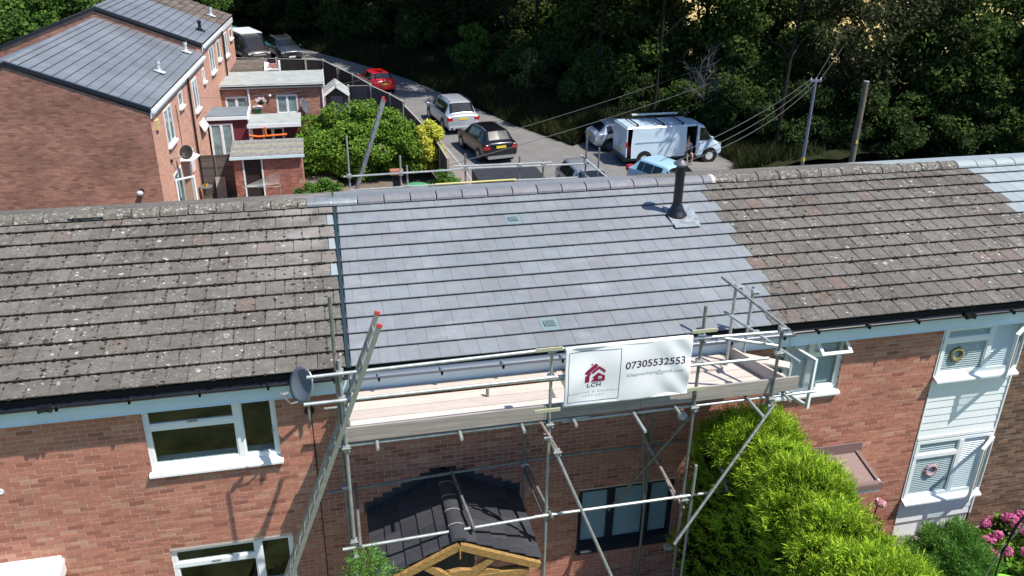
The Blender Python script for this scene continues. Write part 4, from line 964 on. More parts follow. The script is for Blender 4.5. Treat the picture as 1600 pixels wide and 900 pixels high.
al = thing('alarm_box', 'cream alarm box high on the side wall near the gable corner', 'alarm box', sw(.6, 3.8)); obj('case', MB().box((.45, -.1, 3.82), (.8, 0, 4.15), SM), mat('cream_plastic', (.62, .50, .25), .5), al); obj('cover_screw', MB().box((.6, -.112, 3.95), (.64, -.1, 3.99), SM), M_black, al)
dish('dark satellite dish on a bracket on the side wall of the end house', tuple(sw(1.9, 2.3, .0)), tuple(sw(2.5, 2.45, .45)), (-.12, -.75, .35), .27, True, mat('dish_brown', (.03, .025, .022), .8))
def flue_pipe(house, P, h=.42, r=.07, m=M_lead):
    P = Vector(P); f = obj('roof_vent_pipe', MB().tube([P - Vector((0, 0, .05)), P + Vector((0, 0, h))], r, 10).tube([P + Vector((0, 0, h - .12)), P + Vector((0, 0, h))], r * 1.25, 10), m, house)
    obj('pipe_flashing', MB().poly([P + UX * .17 - NX * .15 + Vector((0, 0, .085)), P - UX * .17 - NX * .15 + Vector((0, 0, .085)), P - UX * .17 + NX * .22 - Vector((0, 0, .055)), P + UX * .17 + NX * .22 - Vector((0, 0, .055))], (0, 0, .015)).tube([P - Vector((0, 0, .03)), P + Vector((0, 0, .12))], r * 1.9, 10, r * 1.1), m, f)
M_lead_b = mat('lead_pale', (.55, .57, .58), .5, noise=.15, nscale=6)
flue_pipe(n1, F1 @ Vector((4.9, .75, .06)), m=M_lead_b); flue_pipe(n1, F1 @ Vector((9.6, .6, .06)), m=M_lead_b)
fb = thing('wall_flue', 'round boiler flue low on the brick gable wall', 'flue', (-6.46, 19.2, 1.8)); obj('flue_pipe', MB().tube([(-6.46, 19.22, 1.83), (-6.46, 18.85, 1.83)], .09, 10), M_black, fb); obj('flue_cap', MB().ball((-6.46, 18.85, 1.85), .12, (1, .8, .8), 10, 6), M_lead_b, fb, smooth=True)

n2 = thing('terraced_house', 'second raised house of the rear terrace with new slate-grey roof', 'house', sw(13, G, -3))
ro2, F2, ap2 = roof2(n2, 10.5, 16.1, 5.08, M_tile_far, 220); F2v = F2 @ Matrix.Translation((10.5, 0, 0))
apu2 = (ap2 - P0).dot(gx)
def zt2(u): return 5.0 + (.06 - u) * math.tan(TH2) if u > apu2 else ap2.z - .08 - (apu2 - u) * math.tan(TH2)
brick_wall(n2, P0 + UX * 10.52, gx, 2 * apu2, 0, 3.6, 6.9, [], M_brick_far, M_mortar_far, 0, ztop=zt2)
verge(n2, ap2, F2v)
brick_wall(n2, P0, UX, 10.5, 16.1, G, 4.9, [(12.1, 13.3, 3.5, 4.65), (14.3, 15.15, 3.72, 4.6)], M_brick_side, M_mortar_side, 0)
side_window(n2, 12.1, 13.3, 3.5, 4.65, 12.7); side_window(n2, 14.3, 15.15, 3.72, 4.6)
side_box('fascia', n2, 10.5, 16.1, 4.75, 5.0, .03, .06, M_white); side_box('gutter', n2, 10.5, 16.1, 4.92, 5.01, .065, .17, M_white)
obj('drain_pipe', MB().tube([sw(16.08, 4.9, .08), sw(16.08, 2, .08)], .045, 8), M_black, n2)
flue_pipe(n2, F2 @ Vector((13.2, .55, .06)), m=M_black)
n3 = thing('terraced_house', 'farthest house of the rear terrace with old brown tiled roof', 'house', sw(18, G, -3))
ro3, F3, ap3 = roof2(n3, 16.1, 20.1, 5.08, M_tile_farold, 150)
brick_wall(n3, P0, UX, 16.1, 20.1, G, 4.9, [(16.6, 17.65, 3.5, 4.6), (18.65, 19.5, 4.05, 4.55)], M_brick_side, M_mortar_side, 0)
side_window(n3, 16.6, 17.65, 3.5, 4.6, 17.1); side_window(n3, 18.65, 19.5, 4.05, 4.55)
side_box('fascia', n3, 16.1, 20.1, 4.75, 5.0, .03, .06, M_white)
flue_pipe(n3, F3 @ Vector((17.6, .75, .06)), m=M_lead_b)
obj('end_wall', MB().poly([sw(20.0, G), sw(20.0, 4.9), sw(20, 6.6, -4.2), sw(20, 4.9, -8.4), sw(20, G, -8.4)], UX * .1), M_brick_side, n3)
for nn_, (a, b) in ((n1, (0, 10.5)), (n2, (10.5, 16.1)), (n3, (16.1, 20.1))):
    obj('rear_wall', MB().box((a, 8.2, G), (b, 8.4, 4.5 if a == 0 else 4.9), SM), M_brickflat, nn_)

# garden ground rising towards the far houses
mb = MB(); prof = [(8.3, G - .2), (8.3, G + .004), (25, G + .05), (33, .0), (40, .7), (40, G - .2)]
mb.poly([(-5.7, y, z) for y, z in prof], (6.0, 0, 0)); obj('terraced_garden', mb, M_garden, kind='structure')

# ---- single-storey extensions
def gbox(x0, x1, y0, y1, z0, z1): return MB().box((x0, y0, z0), (x1, y1, z1))
exA = thing('rear_extension', 'long flat-roofed brick extension with pale felt roof and white edge', 'extension', (-2.4, 34, 0))
brick_wall(exA, (0, 32.95, 0), (1, 0, 0), -4.95, 0.0, .1, 2.42, [(-2.32, -1.28, 1.1, 2.05), (-4.75, -3.72, .2, 2.02)], M_brick_far, M_mortar_far, 300, aim=(-1, 1.8))
obj('side_wall', MB().box((-.2, 33.0, 0), (0, 36, 2.42)), M_brick_far, exA)
obj('roof_felt', gbox(-4.98, .06, 32.85, 36.2, 2.55, 2.62), M_felt_grey, exA)
obj('fascia', gbox(-4.98, .08, 32.80, 32.845, 2.42, 2.56).box((.06, 32.845, 2.42), (.10, 36.2, 2.66)), M_white, exA)
obj('gutter', gbox(-4.9, .05, 32.72, 32.80, 2.50, 2.56), M_black, exA)
def flat_window(house, x0, x1, z0, z1, y, mull=(), name='window', gm=M_winpale, doors=False):
    return window(house, x0, x1, z0, z1, mull=mull, y=y, glass=gm, name=name, sill=not doors, silly=y - .1)
flat_window(exA, -2.32, -1.28, 1.1, 2.05, 32.95, (-1.8,)); flat_window(exA, -4.75, -3.72, .2, 2.02, 32.95, (-4.24,), 'french_door', doors=True)
obj('drain_pipe', MB().tube([(-3.62, 32.88, 2.45), (-3.62, 32.88, .1)], .05, 8), M_white, exA); obj('drain_pipe', MB().tube([(-.03, 32.88, 2.45), (-.03, 32.88, 0)], .04, 8), M_white, exA)
obj('wall_lamp', MB().ball((-2.6, 32.85, 2.05), .07, nu=8, nv=5), M_white, exA)
exO = thing('rear_lean_to', 'low lean-to with old brown tiles beyond the flat-roofed extension', 'lean-to', (-3.6, 37, 0))
ot = MB(); 
for k in range(9): ot.poly([(-4.7, 36.3 + k * .33, 2.56 + k * .014), (-2.9, 36.3 + k * .33, 2.56 + k * .014), (-2.9, 36.3 + k * .33 + .35, 2.57 + k * .014), (-4.7, 36.3 + k * .33 + .35, 2.57 + k * .014)], (0, 0, .035))
obj('tile_course', ot, M_tile_farold, exO, kind='stuff'); obj('wall', gbox(-4.7, -2.95, 36.25, 39.4, .4, 2.55), M_brick_far, exO)
obj('white_flashing', MB().poly([(-2.95, 36.3, 2.60), (-2.6, 36.3, 2.66), (-2.6, 36.9, 2.72), (-2.75, 37.4, 2.8), (-2.95, 37.4, 2.85)], (0, 0, .06)), M_white, exO)
pl_ = thing('brick_pillar', 'short pink brick pillar edged in white beside the tiled lean-to', 'pillar', (-2.4, 36.6, .5))
obj('brickwork', gbox(-2.72, -2.2, 36.45, 36.6, .5, 2.95), mat('pink_brick', (.42, .20, .16), .9, noise=.3, nscale=9), pl_); obj('white_edge', gbox(-2.2, -2.1, 36.42, 36.64, .5, 3.1).box((-2.72, 36.42, 2.62), (-2.2, 36.45, 2.70)), M_white, pl_)
exB = thing('rear_extension', 'small flat-roofed extension with maroon wall and white french doors', 'extension', (-4.4, 29.3, -.5))
obj('wall', gbox(-5.15, -3.52, 28.6, 30.1, -.6, 1.98), M_red_paint, exB); obj('roof_felt', gbox(-5.2, -3.44, 28.5, 30.25, 2.08, 2.15), M_felt_slate, exB)
obj('fascia', gbox(-5.2, -3.42, 28.45, 28.5, 1.96, 2.10).box((-3.44, 28.5, 1.90), (-3.38, 30.25, 2.18)), M_white, exB)
flat_window(exB, -5.12, -4.12, -.1, 1.78, 28.53, (-4.62,), 'french_door', doors=True)
exC = thing('rear_lean_to', 'felt-roofed lean-to with white fascia and maroon wall beside the green bush', 'lean-to', (-2.3, 29, -.5))
obj('wall', gbox(-3.3, -1.25, 28.7, 28.85, -.6, 1.70), M_red_paint, exC); obj('roof_felt', gbox(-3.42, -1.1, 28.02, 30.0, 1.76, 1.82), M_felt_grey, exC)
obj('fascia', gbox(-3.45, -1.1, 27.97, 28.02, 1.66, 1.82), M_white, exC); obj('drain_pipe', MB().tube([(-3.36, 28.2, 1.7), (-3.36, 28.2, -.5)], .06, 8), M_white, exC)
flat_window(exC, -2.85, -1.9, .75, 1.5, 28.66, (-2.4,), gm=M_glass)
st_ = thing('brick_store', 'small brick garden store with weathered felt roof and dark door', 'garden store', (-2.5, 24.9, G))
brick_wall(st_, (0, 24.35, 0), (1, 0, 0), -3.85, -1.1, G, 1.35, [(-3.48, -2.72, G - .1, 1.28)], mat('brick_store', rough=.9, rand=[(0, (.28, .10, .07)), (1, (.42, .17, .12))], noise=.3, nscale=5, spots=[(3, .62, (.5, .4, .35), 'n', .1)]), M_mortar_side, 300, aim=(-2.5, .6))
obj('side_wall', gbox(-3.85, -3.7, 24.6, 26.0, G, 1.35).box((-1.25, 24.6, G), (-1.1, 26.0, 1.35)), M_brick_far, st_)
sd = obj('door', gbox(-3.44, -2.76, 24.42, 24.46, G, 1.26), mat('door_brown', (.03, .018, .016), .7), st_); obj('door_frame', gbox(-3.50, -3.44, 24.33, 24.40, G, 1.3).box((-2.76, 24.33, G), (-2.70, 24.40, 1.3)), M_white, sd)
for k in range(8):
    obj('felt_strip', MB().poly([(-3.95, 24.2 + k * .235, 1.43 + k * .022), (-1.0, 24.2 + k * .235, 1.43 + k * .022), (-1.0, 24.2 + k * .235 + .25, 1.45 + k * .022), (-3.95, 24.2 + k * .235 + .25, 1.45 + k * .022)], (0, 0, .03)), M_fence_felt if False else mat('store_felt%d' % k, (.20 + .03 * (k % 3), .19 + .03 * (k % 3), .175 + .02 * (k % 2)), .9, noise=.35, nscale=7), st_)
obj('fascia', gbox(-3.97, -.98, 24.16, 24.2, 1.33, 1.44), M_board, st_)
# garden things
gp = thing('fence_panel', 'weathered grey horizontal board fence beside the brick store', 'fence', (-4.8, 26, G))
for k in range(12): obj('board', MB().poly([(-5.5, 26, G + .1 + k * .165), (-4.02, 26, G + .1 + k * .165), (-4.02, 25.985, G + .27 + k * .165), (-5.5, 25.985, G + .27 + k * .165)], (0, -.015, 0)), M_fence_grey, gp)
for x in (-5.45, -4.75, -4.08): obj('batten', gbox(x - .03, x + .03, 25.93, 25.96, G, 1.08), M_fence_grey, gp)
wbd = thing('white_board', 'white sheet board leaning against the weathered fence', 'board', (-4.6, 25.8, G)); obj('sheet', MB().poly([(-4.83, 25.72, -.75), (-4.42, 25.72, -.8), (-4.42, 25.9, .12), (-4.83, 25.9, .13)], (0, .02, 0)), M_conc, wbd); obj('batten', gbox(-4.85, -4.40, 25.70, 25.72, -.80, -.76), M_conc, wbd)
tt = thing('garden_table', 'small round garden table with a yellow pot by the weathered fence', 'table', (-5.15, 25, G)); obj('table_top', MB().tube([(-5.15, 25, .0), (-5.15, 25, .03)], .28, 14), M_galv_dark, tt)
for a in range(3): obj('leg', MB().beam((-5.15, 25, 0), (-5.15 + .25 * math.cos(a * 2.1), 25 + .25 * math.sin(a * 2.1), G + .25), .03, .03), M_galv_dark, tt)
pt = thing('plant_pot', 'tiny yellow pot standing on the round garden table', 'pot', (-5.12, 25, .03)); obj('pot', MB().tube([(-5.12, 25, .03), (-5.12, 25, .15)], .05, 8, .07), M_yelpl, pt); obj('soil', MB().tube([(-5.12, 25, .14), (-5.12, 25, .153)], .06, 8), M_dark, pt)
ai = thing('clothes_airer', 'folding wire clothes airer in front of the brick store', 'clothes airer', (-2.6, 23.6, G))
for k in range(9):
    a = Vector((-3.45, 23.6 + k * .02, .38 - k * .012)); obj('line', MB().tube([a, Vector((-2.07, 23.6 + k * .05, .90 - k * .075))], .006, 4), M_galv, ai)
obj('pole', MB().tube([(-2.06, 23.6, .92), (-2.05, 23.6, G)], .018, 6), M_galv, ai); obj('spreader', MB().tube([(-3.55, 23.6, .36), (-2.05, 23.6, .28)], .014, 6), M_galv, ai)
rot = thing('hanging_basket', 'hanging basket of white and pink flowers on the extension wall', 'hanging basket', (-3.05, 32.5, 1.8))
fl_ = MB(); C_, v_, cc_ = clump_points(260, (-3.05, 32.5, 1.92), (.22, .16, .10), 14, .08); obj('flowers', leaf_mesh('flowers', C_, .07, M_petal_white), None, rot); obj('basket', MB().ball((-3.05, 32.5, 1.80), .17, (1, .9, .7), 10, 5), M_bark, rot); obj('bracket', MB().tube([(-3.05, 32.9, 2.2), (-3.05, 32.5, 2.2), (-3.05, 32.5, 1.9)], .01, 5), M_black, rot)
wp = thing('wall_planter', 'green and white plastic wall tub with yellow toy under the hanging basket', 'planter', (-3.3, 32.7, 1.2)); obj('tub', MB().tube([(-3.25, 32.75, 1.1), (-3.25, 32.75, 1.5)], .14, 12, .22), M_greenpl, wp); obj('rim', MB().tube([(-3.25, 32.75, 1.48), (-3.25, 32.75, 1.55)], .24, 12), M_white, wp); obj('toy', MB().ball((-3.5, 32.75, 1.2), .09), M_yelpl, wp)
dish('tall dark satellite dish on the extension wall seen nearly edge on', (-1.0, 32.95, 1.3), (-.95, 32.55, 1.55), (.88, -.35, .3), .40, True, M_grey_pl)
bq = thing('washing_line_prop', 'bright orange folded plastic tube hung in front of the maroon lean-to', 'garden toy', (-2.7, 27.9, 1.0)); obj('tube', MB().tube([(-3.4, 27.9, 1.36), (-3.0, 27.9, 1.29), (-1.75, 27.9, 1.34)], .05, 8), M_orange, bq); obj('upright_tube', MB().tube([(-2.68, 27.9, 1.72), (-2.66, 27.9, 1.32)], .045, 8), M_orange, bq)
sh = thing('garden_shed', 'small grey garden shed with white trimmed pointed roof', 'shed', (.67, 35.8, 0))
obj('wall', MB().poly([(.12, 35.3, -.2), (1.24, 35.3, -.2), (1.24, 35.3, 1.5), (.68, 35.3, 1.92), (.12, 35.3, 1.5)], (0, 1.4, 0)), M_fence_blue, sh)
obj('door', gbox(.36, 1.0, 35.26, 35.295, -.1, 1.38), mat('shed_grey', (.13, .15, .18), .7), sh)
for s in (-1, 1): obj('roof', MB().beam((.68, 35.85, 2.02), (.68 + s * .68, 35.85, 1.52), 1.7, .05, (0, 0, 1)), M_felt_grey, sh); obj('barge_board', MB().beam((.68, 34.98, 1.98), (.68 + s * .68, 34.98, 1.48), .03, .14, (0, 0, 1)), M_white, sh)
# ---- fences
def fence(label, pts, mp, post=M_conc, h=1.75, name='garden_fence'):
    t = thing(name, label, 'fence', (pts[0][0], pts[0][1], pts[0][2] - h))
    for i, (a, b) in enumerate(zip(pts[:-1], pts[1:])):
        a = Vector(a); b = Vector(b); n = max(1, round((b - a).length / 1.85))
        for k in range(n):
            p = a.lerp(b, k / n); q = a.lerp(b, (k + 1) / n)
            obj('post', MB().box((p.x - .05, p.y - .05, p.z - h - .4), (p.x + .05, p.y + .05, p.z + .08)), post, t)
            pan = obj('panel', MB().beam(p - Vector((0, 0, h / 2)), q - Vector((0, 0, h / 2)), .03, h), mp, t)
            d = q - p; m_ = MB(); nb = int(d.length / .13)
            for j in range(nb):
                u = p + d * ((j + .5) / nb); m_.box((u.x - .008, u.y - .03, u.z - h), (u.x + .008, u.y + .03, u.z - .03))
            obj('panel_rib', m_, mp, pan, kind='stuff'); obj('capping', MB().beam(p + Vector((0, 0, .01)), q + Vector((0, 0, .01)), .06, .03), post, pan)
    e = pts[-1]; obj('post', MB().box((e[0] - .05, e[1] - .05, e[2] - h - .4), (e[0] + .05, e[1] + .05, e[2] + .08)), post, t)
    return t
fence('dark closeboard fence with concrete posts along the road behind the extensions', [(-4.77, 41.1, 2.5), (-2.47, 40.5, 2.5), (-.83, 40.0, 2.5), (.15, 39.6, 2.5), (.9, 38.4, 2.3), (1.7, 37.5, 2.05), (2.57, 36.1, 1.75)], M_fence)
fence('charcoal fence with thin pale posts between the small shed and the road', [(1.38, 36.6, 1.62), (2.57, 36.0, 1.72), (3.51, 34.9, 1.45), (4.09, 33.6, 1.3)], M_fence_blue)
fence('low brown fence between the big bush and the silver estate car', [(4.12, 33.4, 1.15), (4.48, 31.4, 1.0), (4.86, 28.8, .85), (5.02, 26.6, .8), (5.11, 24.8, .7)], M_fence)

# ------------------------------------------------------------------ rear scaffold and ladder beyond the ridge
sc2 = thing('scaffold', 'rear scaffold whose tubes stand up behind the new grey ridge', 'scaffold', (3.5, 9.4, G))
def tb2(name, a, b, m=M_galv): return obj(name, MB().tube([a, b], TR, 8), m, sc2)
for x, z in ((.43, 6.01), (1.70, 5.46), (1.86, 5.2), (3.34, 5.43), (4.75, 5.3), (5.38, 5.14), (6.53, 5.95), (6.88, 5.42)): tb2('standard', (x, 9.5, G), (x, 9.5, z), M_galv_dark if x > 3 else M_galv)
for a, b in (((.28, 9.44, 5.02), (3.6, 9.44, 5.05)), ((3.0, 9.44, 5.07), (6.55, 9.44, 5.02)), ((.40, 9.44, 4.66), (3.6, 9.44, 4.69)), ((6.3, 9.44, 4.66), (4.6, 9.44, 4.68))): tb2('guard_rail', a, b)
tb2('guard_rail', (2.55, 9.44, 4.69), (4.65, 9.44, 4.70), M_yellow_tube); tb2('guard_rail', (3.05, 9.46, 5.13), (5.6, 9.46, 5.10))
tb2('guard_rail', (6.42, 9.65, 5.20), (6.95, 8.9, 4.78)); tb2('guard_rail', (6.42, 9.6, 4.80), (6.75, 9.0, 4.55))
for x, z in ((1.70, 5.02), (3.34, 5.05), (4.75, 5.07), (5.38, 5.05), (6.53, 5.05), (1.86, 4.66), (.43, 5.02)): obj('coupler', MB().box((x - .05, 9.41, z - .04), (x + .05, 9.55, z + .04)), M_coupler, sc2)
for k in range(5): obj('deck_board', MB().box((.3, 8.3 + k * .227, 3.9), (6.7, 8.522 + k * .227, 3.938)), M_wood, sc2)
ladder('ladder', 'aluminium ladder with red tip rising behind the new ridge', (-1.36, 9.72, G), (1.40, 9.72, 6.78), (0, 1, 0), .34)
tr_ = thing('covered_trailer', 'dark sheeted box trailer standing on the road behind the ridge', 'trailer', (7.3, 22, G))
mb = MB(); nxx = 26
for i in range(nxx): pass
V = []; xs_ = np.linspace(5.85, 8.65, 27)
for z in np.linspace(G + .25, .78, 9):
    for x in xs_: V.append((x, 21.2 + .05 * math.sin(x * 9 + z * 4) * (1 if x > 7.4 else .25) + .03 * math.sin(x * 23 - z * 7) * (1 if x > 7.9 else .1), z))
mb.add(V, [(j * 27 + i, j * 27 + i + 1, (j + 1) * 27 + i + 1, (j + 1) * 27 + i) for j in range(8) for i in range(26)])
obj('tarpaulin', mb, M_tarp, tr_, smooth=True); obj('box_body', MB().box((5.87, 21.3, G + .3), (8.63, 23.1, .77)), M_tarp, tr_)
for x in (6.6, 7.9): obj('wheel', MB().tube([(x, 21.35, G + .3), (x, 21.5, G + .3)], .3, 14), M_tyre, tr_)

# ------------------------------------------------------------------ vehicles
def car(label, loc, rz, stations, L_, paint_, wheels, r=.32, cat='car', name='parked_car', side=(), ws=None, rw=None, glass=M_carglass, rails=False, plate='y', lights=(), group=None, scale=1., roofglass=None):
    """stations: (x, zbottom, zshoulder, ztop, halfwidth, tophalfwidth), nose at +x"""
    t = thing(name, label, cat, loc, rz, group); t.scale = (scale,) * 3
    def ring(s):
        x, zb, zs, zt, hw, tw = s
        h = [(0, zb), (hw * .86, zb), (hw * .985, zb + .12), (hw, zb + (zs - zb) * .55), (hw * .955, zs), (tw, zt - .07), (tw * .80, zt - .015), (0, zt)]
        return [(x, y, z) for y, z in h] + [(x, -y, z) for y, z in h[-2:0:-1]]
    rings = [ring(s) for s in stations]; n = len(rings[0]); mb = MB()
    vs = [p for g in rings for p in g]; fs = [(i * n + j, (i + 1) * n + j, (i + 1) * n + (j + 1) % n, i * n + (j + 1) % n) for i in range(len(rings) - 1) for j in range(n)]
    fs += [tuple(range(n)), tuple((len(rings) - 1) * n + j for j in range(n))[::-1]]; mb.add(vs, fs)
    body = obj('body', mb, paint_, t, True, smooth=True)
    bm_ = bmesh.new(); bm_.from_mesh(body.data); bmesh.ops.recalc_face_normals(bm_, faces=bm_.faces); bm_.to_mesh(body.data); bm_.free(); body.data.polygons.foreach_set('use_smooth', [True] * len(body.data.polygons))
    bv = body.modifiers.new('bevel', 'BEVEL'); bv.width = .035; bv.segments = 3; bv.limit_method = 'ANGLE'; bv.angle_limit = R(14)
    def cell(i, j, u0, u1, v0, v1, off=.011):
        a, b, c, d = [Vector(p) for p in (rings[i][j], rings[i + 1][j], rings[i + 1][(j + 1) % n], rings[i][(j + 1) % n])]
        def P(u, v): return (a.lerp(b, u)).lerp(d.lerp(c, u), v)
        nr = (b - a).cross(d - a); nr.normalize(); ce = P(.5, .5)
        if nr.dot(ce - Vector((ce.x, 0, .7))) < 0: nr = -nr
        return [P(u0, v0) + nr * off, P(u1, v0) + nr * off, P(u1, v1) + nr * off, P(u0, v1) + nr * off], nr
    for (i, u0, u1) in side:
        for j in (4, n - 5):
            q, nr = cell(i, j, u0, u1, .08 if j == 4 else .14, .86 if j == 4 else .92); obj('side_window', MB().poly(q, -nr * .006), glass, t, True)
    for nm, i in (('windscreen', ws), ('rear_window', rw)):
        if i is None: continue
        m_ = MB(); ii = i if isinstance(i, (list, tuple)) else [i]
        for i_ in ii:
            for j in (5, 6, 7, 8):
                q, nr = cell(i_, j, .07, .95, 0., 1.); m_.poly(q, -nr * .006)
        obj(nm, m_, glass, t, True)
    for x in wheels:
        for s in (-1, 1):
            hw = .0
            for a, b in zip(stations[:-1], stations[1:]):
                if a[0] <= x <= b[0]: hw = a[4] + (b[4] - a[4]) * (x - a[0]) / (b[0] - a[0])
            wv = obj('wheel', MB().tube([(x, s * (hw - .20), r), (x, s * (hw + .012), r)], r, 18), M_tyre, t, True)
            obj('rim', MB().tube([(x, s * (hw - .05), r), (x, s * (hw + .02), r)], r * .62, 14), M_rim, wv, True)
            obj('wheel_arch', MB().tube([(x, s * (hw - .24), r + .03), (x, s * (hw + .006), r + .03)], r + .075, 20), M_black, t, True)
    for nm, a, b, m_ in lights: obj(nm, MB().box(a, b), m_, t, True)
    if rails:
        for s in (-1, 1): obj('roof_rail', MB().tube([(stations[3][0], s * stations[4][5] * .93, stations[4][3] - .01), (stations[4][0], s * stations[4][5] * .95, stations[4][3] + .05), (stations[5][0], s * stations[5][5] * .93, stations[5][3] - .02)], .022, 6), M_black if rails == 'k' else M_alu, t, True)
    # mirrors
    mx_ = next((s for s in stations if s[0] > stations[-1][0] * .62), stations[-3])
    for s in (-1, 1): obj('mirror', MB().ball((mx_[0] - .05, s * (mx_[4] + .09), mx_[2] + .06), .09, (.7, 1, .75), 8, 5), paint_, t, True, smooth=True)
    pl2 = M_plate_y if plate == 'y' else M_plate_w
    if plate == 'y': obj('number_plate', MB().box((stations[0][0] - .012, -.26, stations[0][2] - .16), (stations[0][0] + .02, .26, stations[0][2] - .04)), pl2, t, True)
    else: obj('number_plate', MB().box((stations[-1][0] - .02, -.26, .32), (stations[-1][0] + .012, .26, .43)), pl2, t, True)
    return t
def st_suv(L, H, Wd):
    w = Wd / 2
    return [(0, .42, .98, 1.02, w * .90, w * .72), (.06, .36, 1.02, 1.10, w * .97, w * .76), (.26, .32, 1.03, 1.16, w, w * .76), (.62, .30, 1.03, H - .03, w, w * .66), (1.1, .28, 1.02, H, w, w * .68), (L * .56, .27, 1.0, H - .01, w, w * .67),
            (L * .62, .27, .99, H - .06, w, w * .66), (L * .78, .27, .98, 1.05, w, w * .78), (L * .95, .30, .86, .92, w * .96, w * .78), (L, .34, .72, .76, w * .86, w * .66)]
def st_hatch(L, H, Wd):
    w = Wd / 2
    return [(0, .38, .86, .92, w * .88, w * .70), (.07, .33, .90, 1.0, w * .96, w * .74), (.22, .30, .93, 1.08, w, w * .74), (.62, .26, .93, H - .04, w, w * .64), (1.0, .24, .92, H, w, w * .67), (L * .52, .23, .90, H - .01, w, w * .66),
            (L * .58, .23, .89, H - .05, w, w * .65), (L * .78, .23, .88, .95, w, w * .76), (L * .95, .26, .74, .80, w * .95, w * .74), (L, .30, .60, .64, w * .84, w * .62)]
def rear_lights(w, z0, z1, m=M_tail, x=.03): return [('tail_lamp', (x - .04, s * w * .97 - (0 if s < 0 else .30), z0) if s > 0 else (x - .04, -w * .97, z0), (x + .10, w * .97, z1) if s > 0 else (x + .10, -w * .97 + .30, z1), m) for s in (-1, 1)]
def head_lights(L, w, z0, z1): return [('headlight', (L - .22, (w * .90 - .34) if s > 0 else -w * .90, z0), (L - .04, (w * .90) if s > 0 else -w * .90 + .34, z1), M_head) for s in (-1, 1)]
SW = ((3, .10, .97), (4, .02, .485), (4, .515, .985), (6, .0, .6))
# heading angle: rz = angle of +x (nose) from world x
c_ = car('silver large estate car parked beyond the yellow bush, rear towards us', (7.55, 35.25, G), R(98), st_suv(4.75, 1.72, 1.93), 4.75, P_silver, (.95, 3.85), .37, side=SW, ws=6, rw=2, rails='k', lights=rear_lights(.96, .80, .98) + [('bumper', (-.06, -.86, .30), (.2, .86, .46), P_silver), ('diffuser', (-.07, -.5, .30), (.1, .5, .38), M_black), ('exhaust', (-.09, -.78, .33), (.0, -.62, .40), M_black), ('exhaust', (-.09, .62, .33), (.0, .78, .40), M_black)])
car('black car parked nearest the pavement, rear towards us', (8.45, 29.3, G), R(100), st_suv(4.3, 1.58, 1.84), 4.3, P_black, (.85, 3.45), .34, side=SW, ws=6, rw=2, rails='a', lights=rear_lights(.92, .78, .93) + [('bumper', (-.06, -.72, .30), (.15, .72, .44), P_lightgrey)])
car('bright red hatchback parked behind the fences, rear towards us', (4.05, 46.0, G), R(104), st_hatch(4.0, 1.47, 1.70), 4.0, P_red, (.75, 3.25), .31, side=SW, ws=6, rw=2, lights=rear_lights(.85, .70, .86), scale=.96)
car('grey car with dark side windows half hidden behind the ridge', (11.05, 25.6, G), R(-88), st_hatch(4.3, 1.50, 1.78), 4.3, P_lightgrey, (.8, 3.4), .32, side=SW, ws=6, rw=2, glass=M_carglass, plate='w', lights=head_lights(4.3, .89, .58, .70))
car('pale blue hatchback beside the white van, close behind the ridge', (14.2, 25.2, G), R(-66), st_hatch(4.1, 1.48, 1.75), 4.1, P_blue, (.75, 3.3), .31, side=SW, ws=6, rw=2, lights=rear_lights(.875, .78, 1.02))
car('silver car parked on the verge behind the white van', (13.7, 31.3, G), R(2), st_hatch(4.3, 1.46, 1.78), 4.3, P_silver, (.8, 3.4), .32, side=SW, ws=6, rw=2, lights=rear_lights(.89, .62, .74, M_head))
car('dark grey car parked by the wood facing us, right of the brown van', (-3.45, 63.4, G), R(-72), st_suv(4.4, 1.58, 1.84), 4.4, P_grey, (.85, 3.5), .34, side=SW, ws=6, rw=2, rails='a', plate='w', lights=head_lights(4.4, .92, .62, .76) + [('grille', (4.36, -.4, .5), (4.42, .4, .68), M_black)])
car('turquoise car mostly hidden behind the far end of the terrace', (-8.1, 69.5, G), R(-60), st_hatch(4.0, 1.5, 1.7), 4.0, P_cyan, (.75, 3.25), .31, side=SW, ws=6, rw=2, plate='w', lights=head_lights(4.0, .85, .58, .7))
# brown van
def st_van(L, H, Wd):
    w = Wd / 2
    return [(0, .35, 1.05, H - .04, w * .95, w * .84), (.10, .30, 1.08, H, w, w * .88), (L * .45, .28, 1.08, H, w, w * .88), (L * .68, .27, 1.08, H - .01, w, w * .87), (L * .72, .27, 1.07, H - .08, w, w * .84), (L * .86, .27, 1.04, 1.18, w, w * .80), (L * .965, .28, .88, .96, w * .96, w * .78), (L, .32, .72, .78, w * .86, w * .66)]
bv_ = car('dark brown van with pale roof rack facing us by the end house', (-6.3, 63.4, G), R(-69), st_van(5.0, 1.95, 1.95), 5.0, P_brown, (.9, 3.95), .34, cat='van', name='parked_van', side=((4, .1, .8), (3, .2, 1.0)), ws=4, plate='w', lights=head_lights(5.0, .97, .66, .84) + [('grille', (4.94, -.5, .60), (5.01, .5, .72), M_alu)])
for k in range(9): obj('rack_bar', MB().box((.2 + k * .38, -.85, 2.06), (.34 + k * .38, .85, 2.11)), M_white, bv_, True)
for s in (-.8, .8): obj('rack_rail', MB().box((.1, s - .03, 1.96), (3.5, s + .03, 2.06)), M_alu, bv_, True)
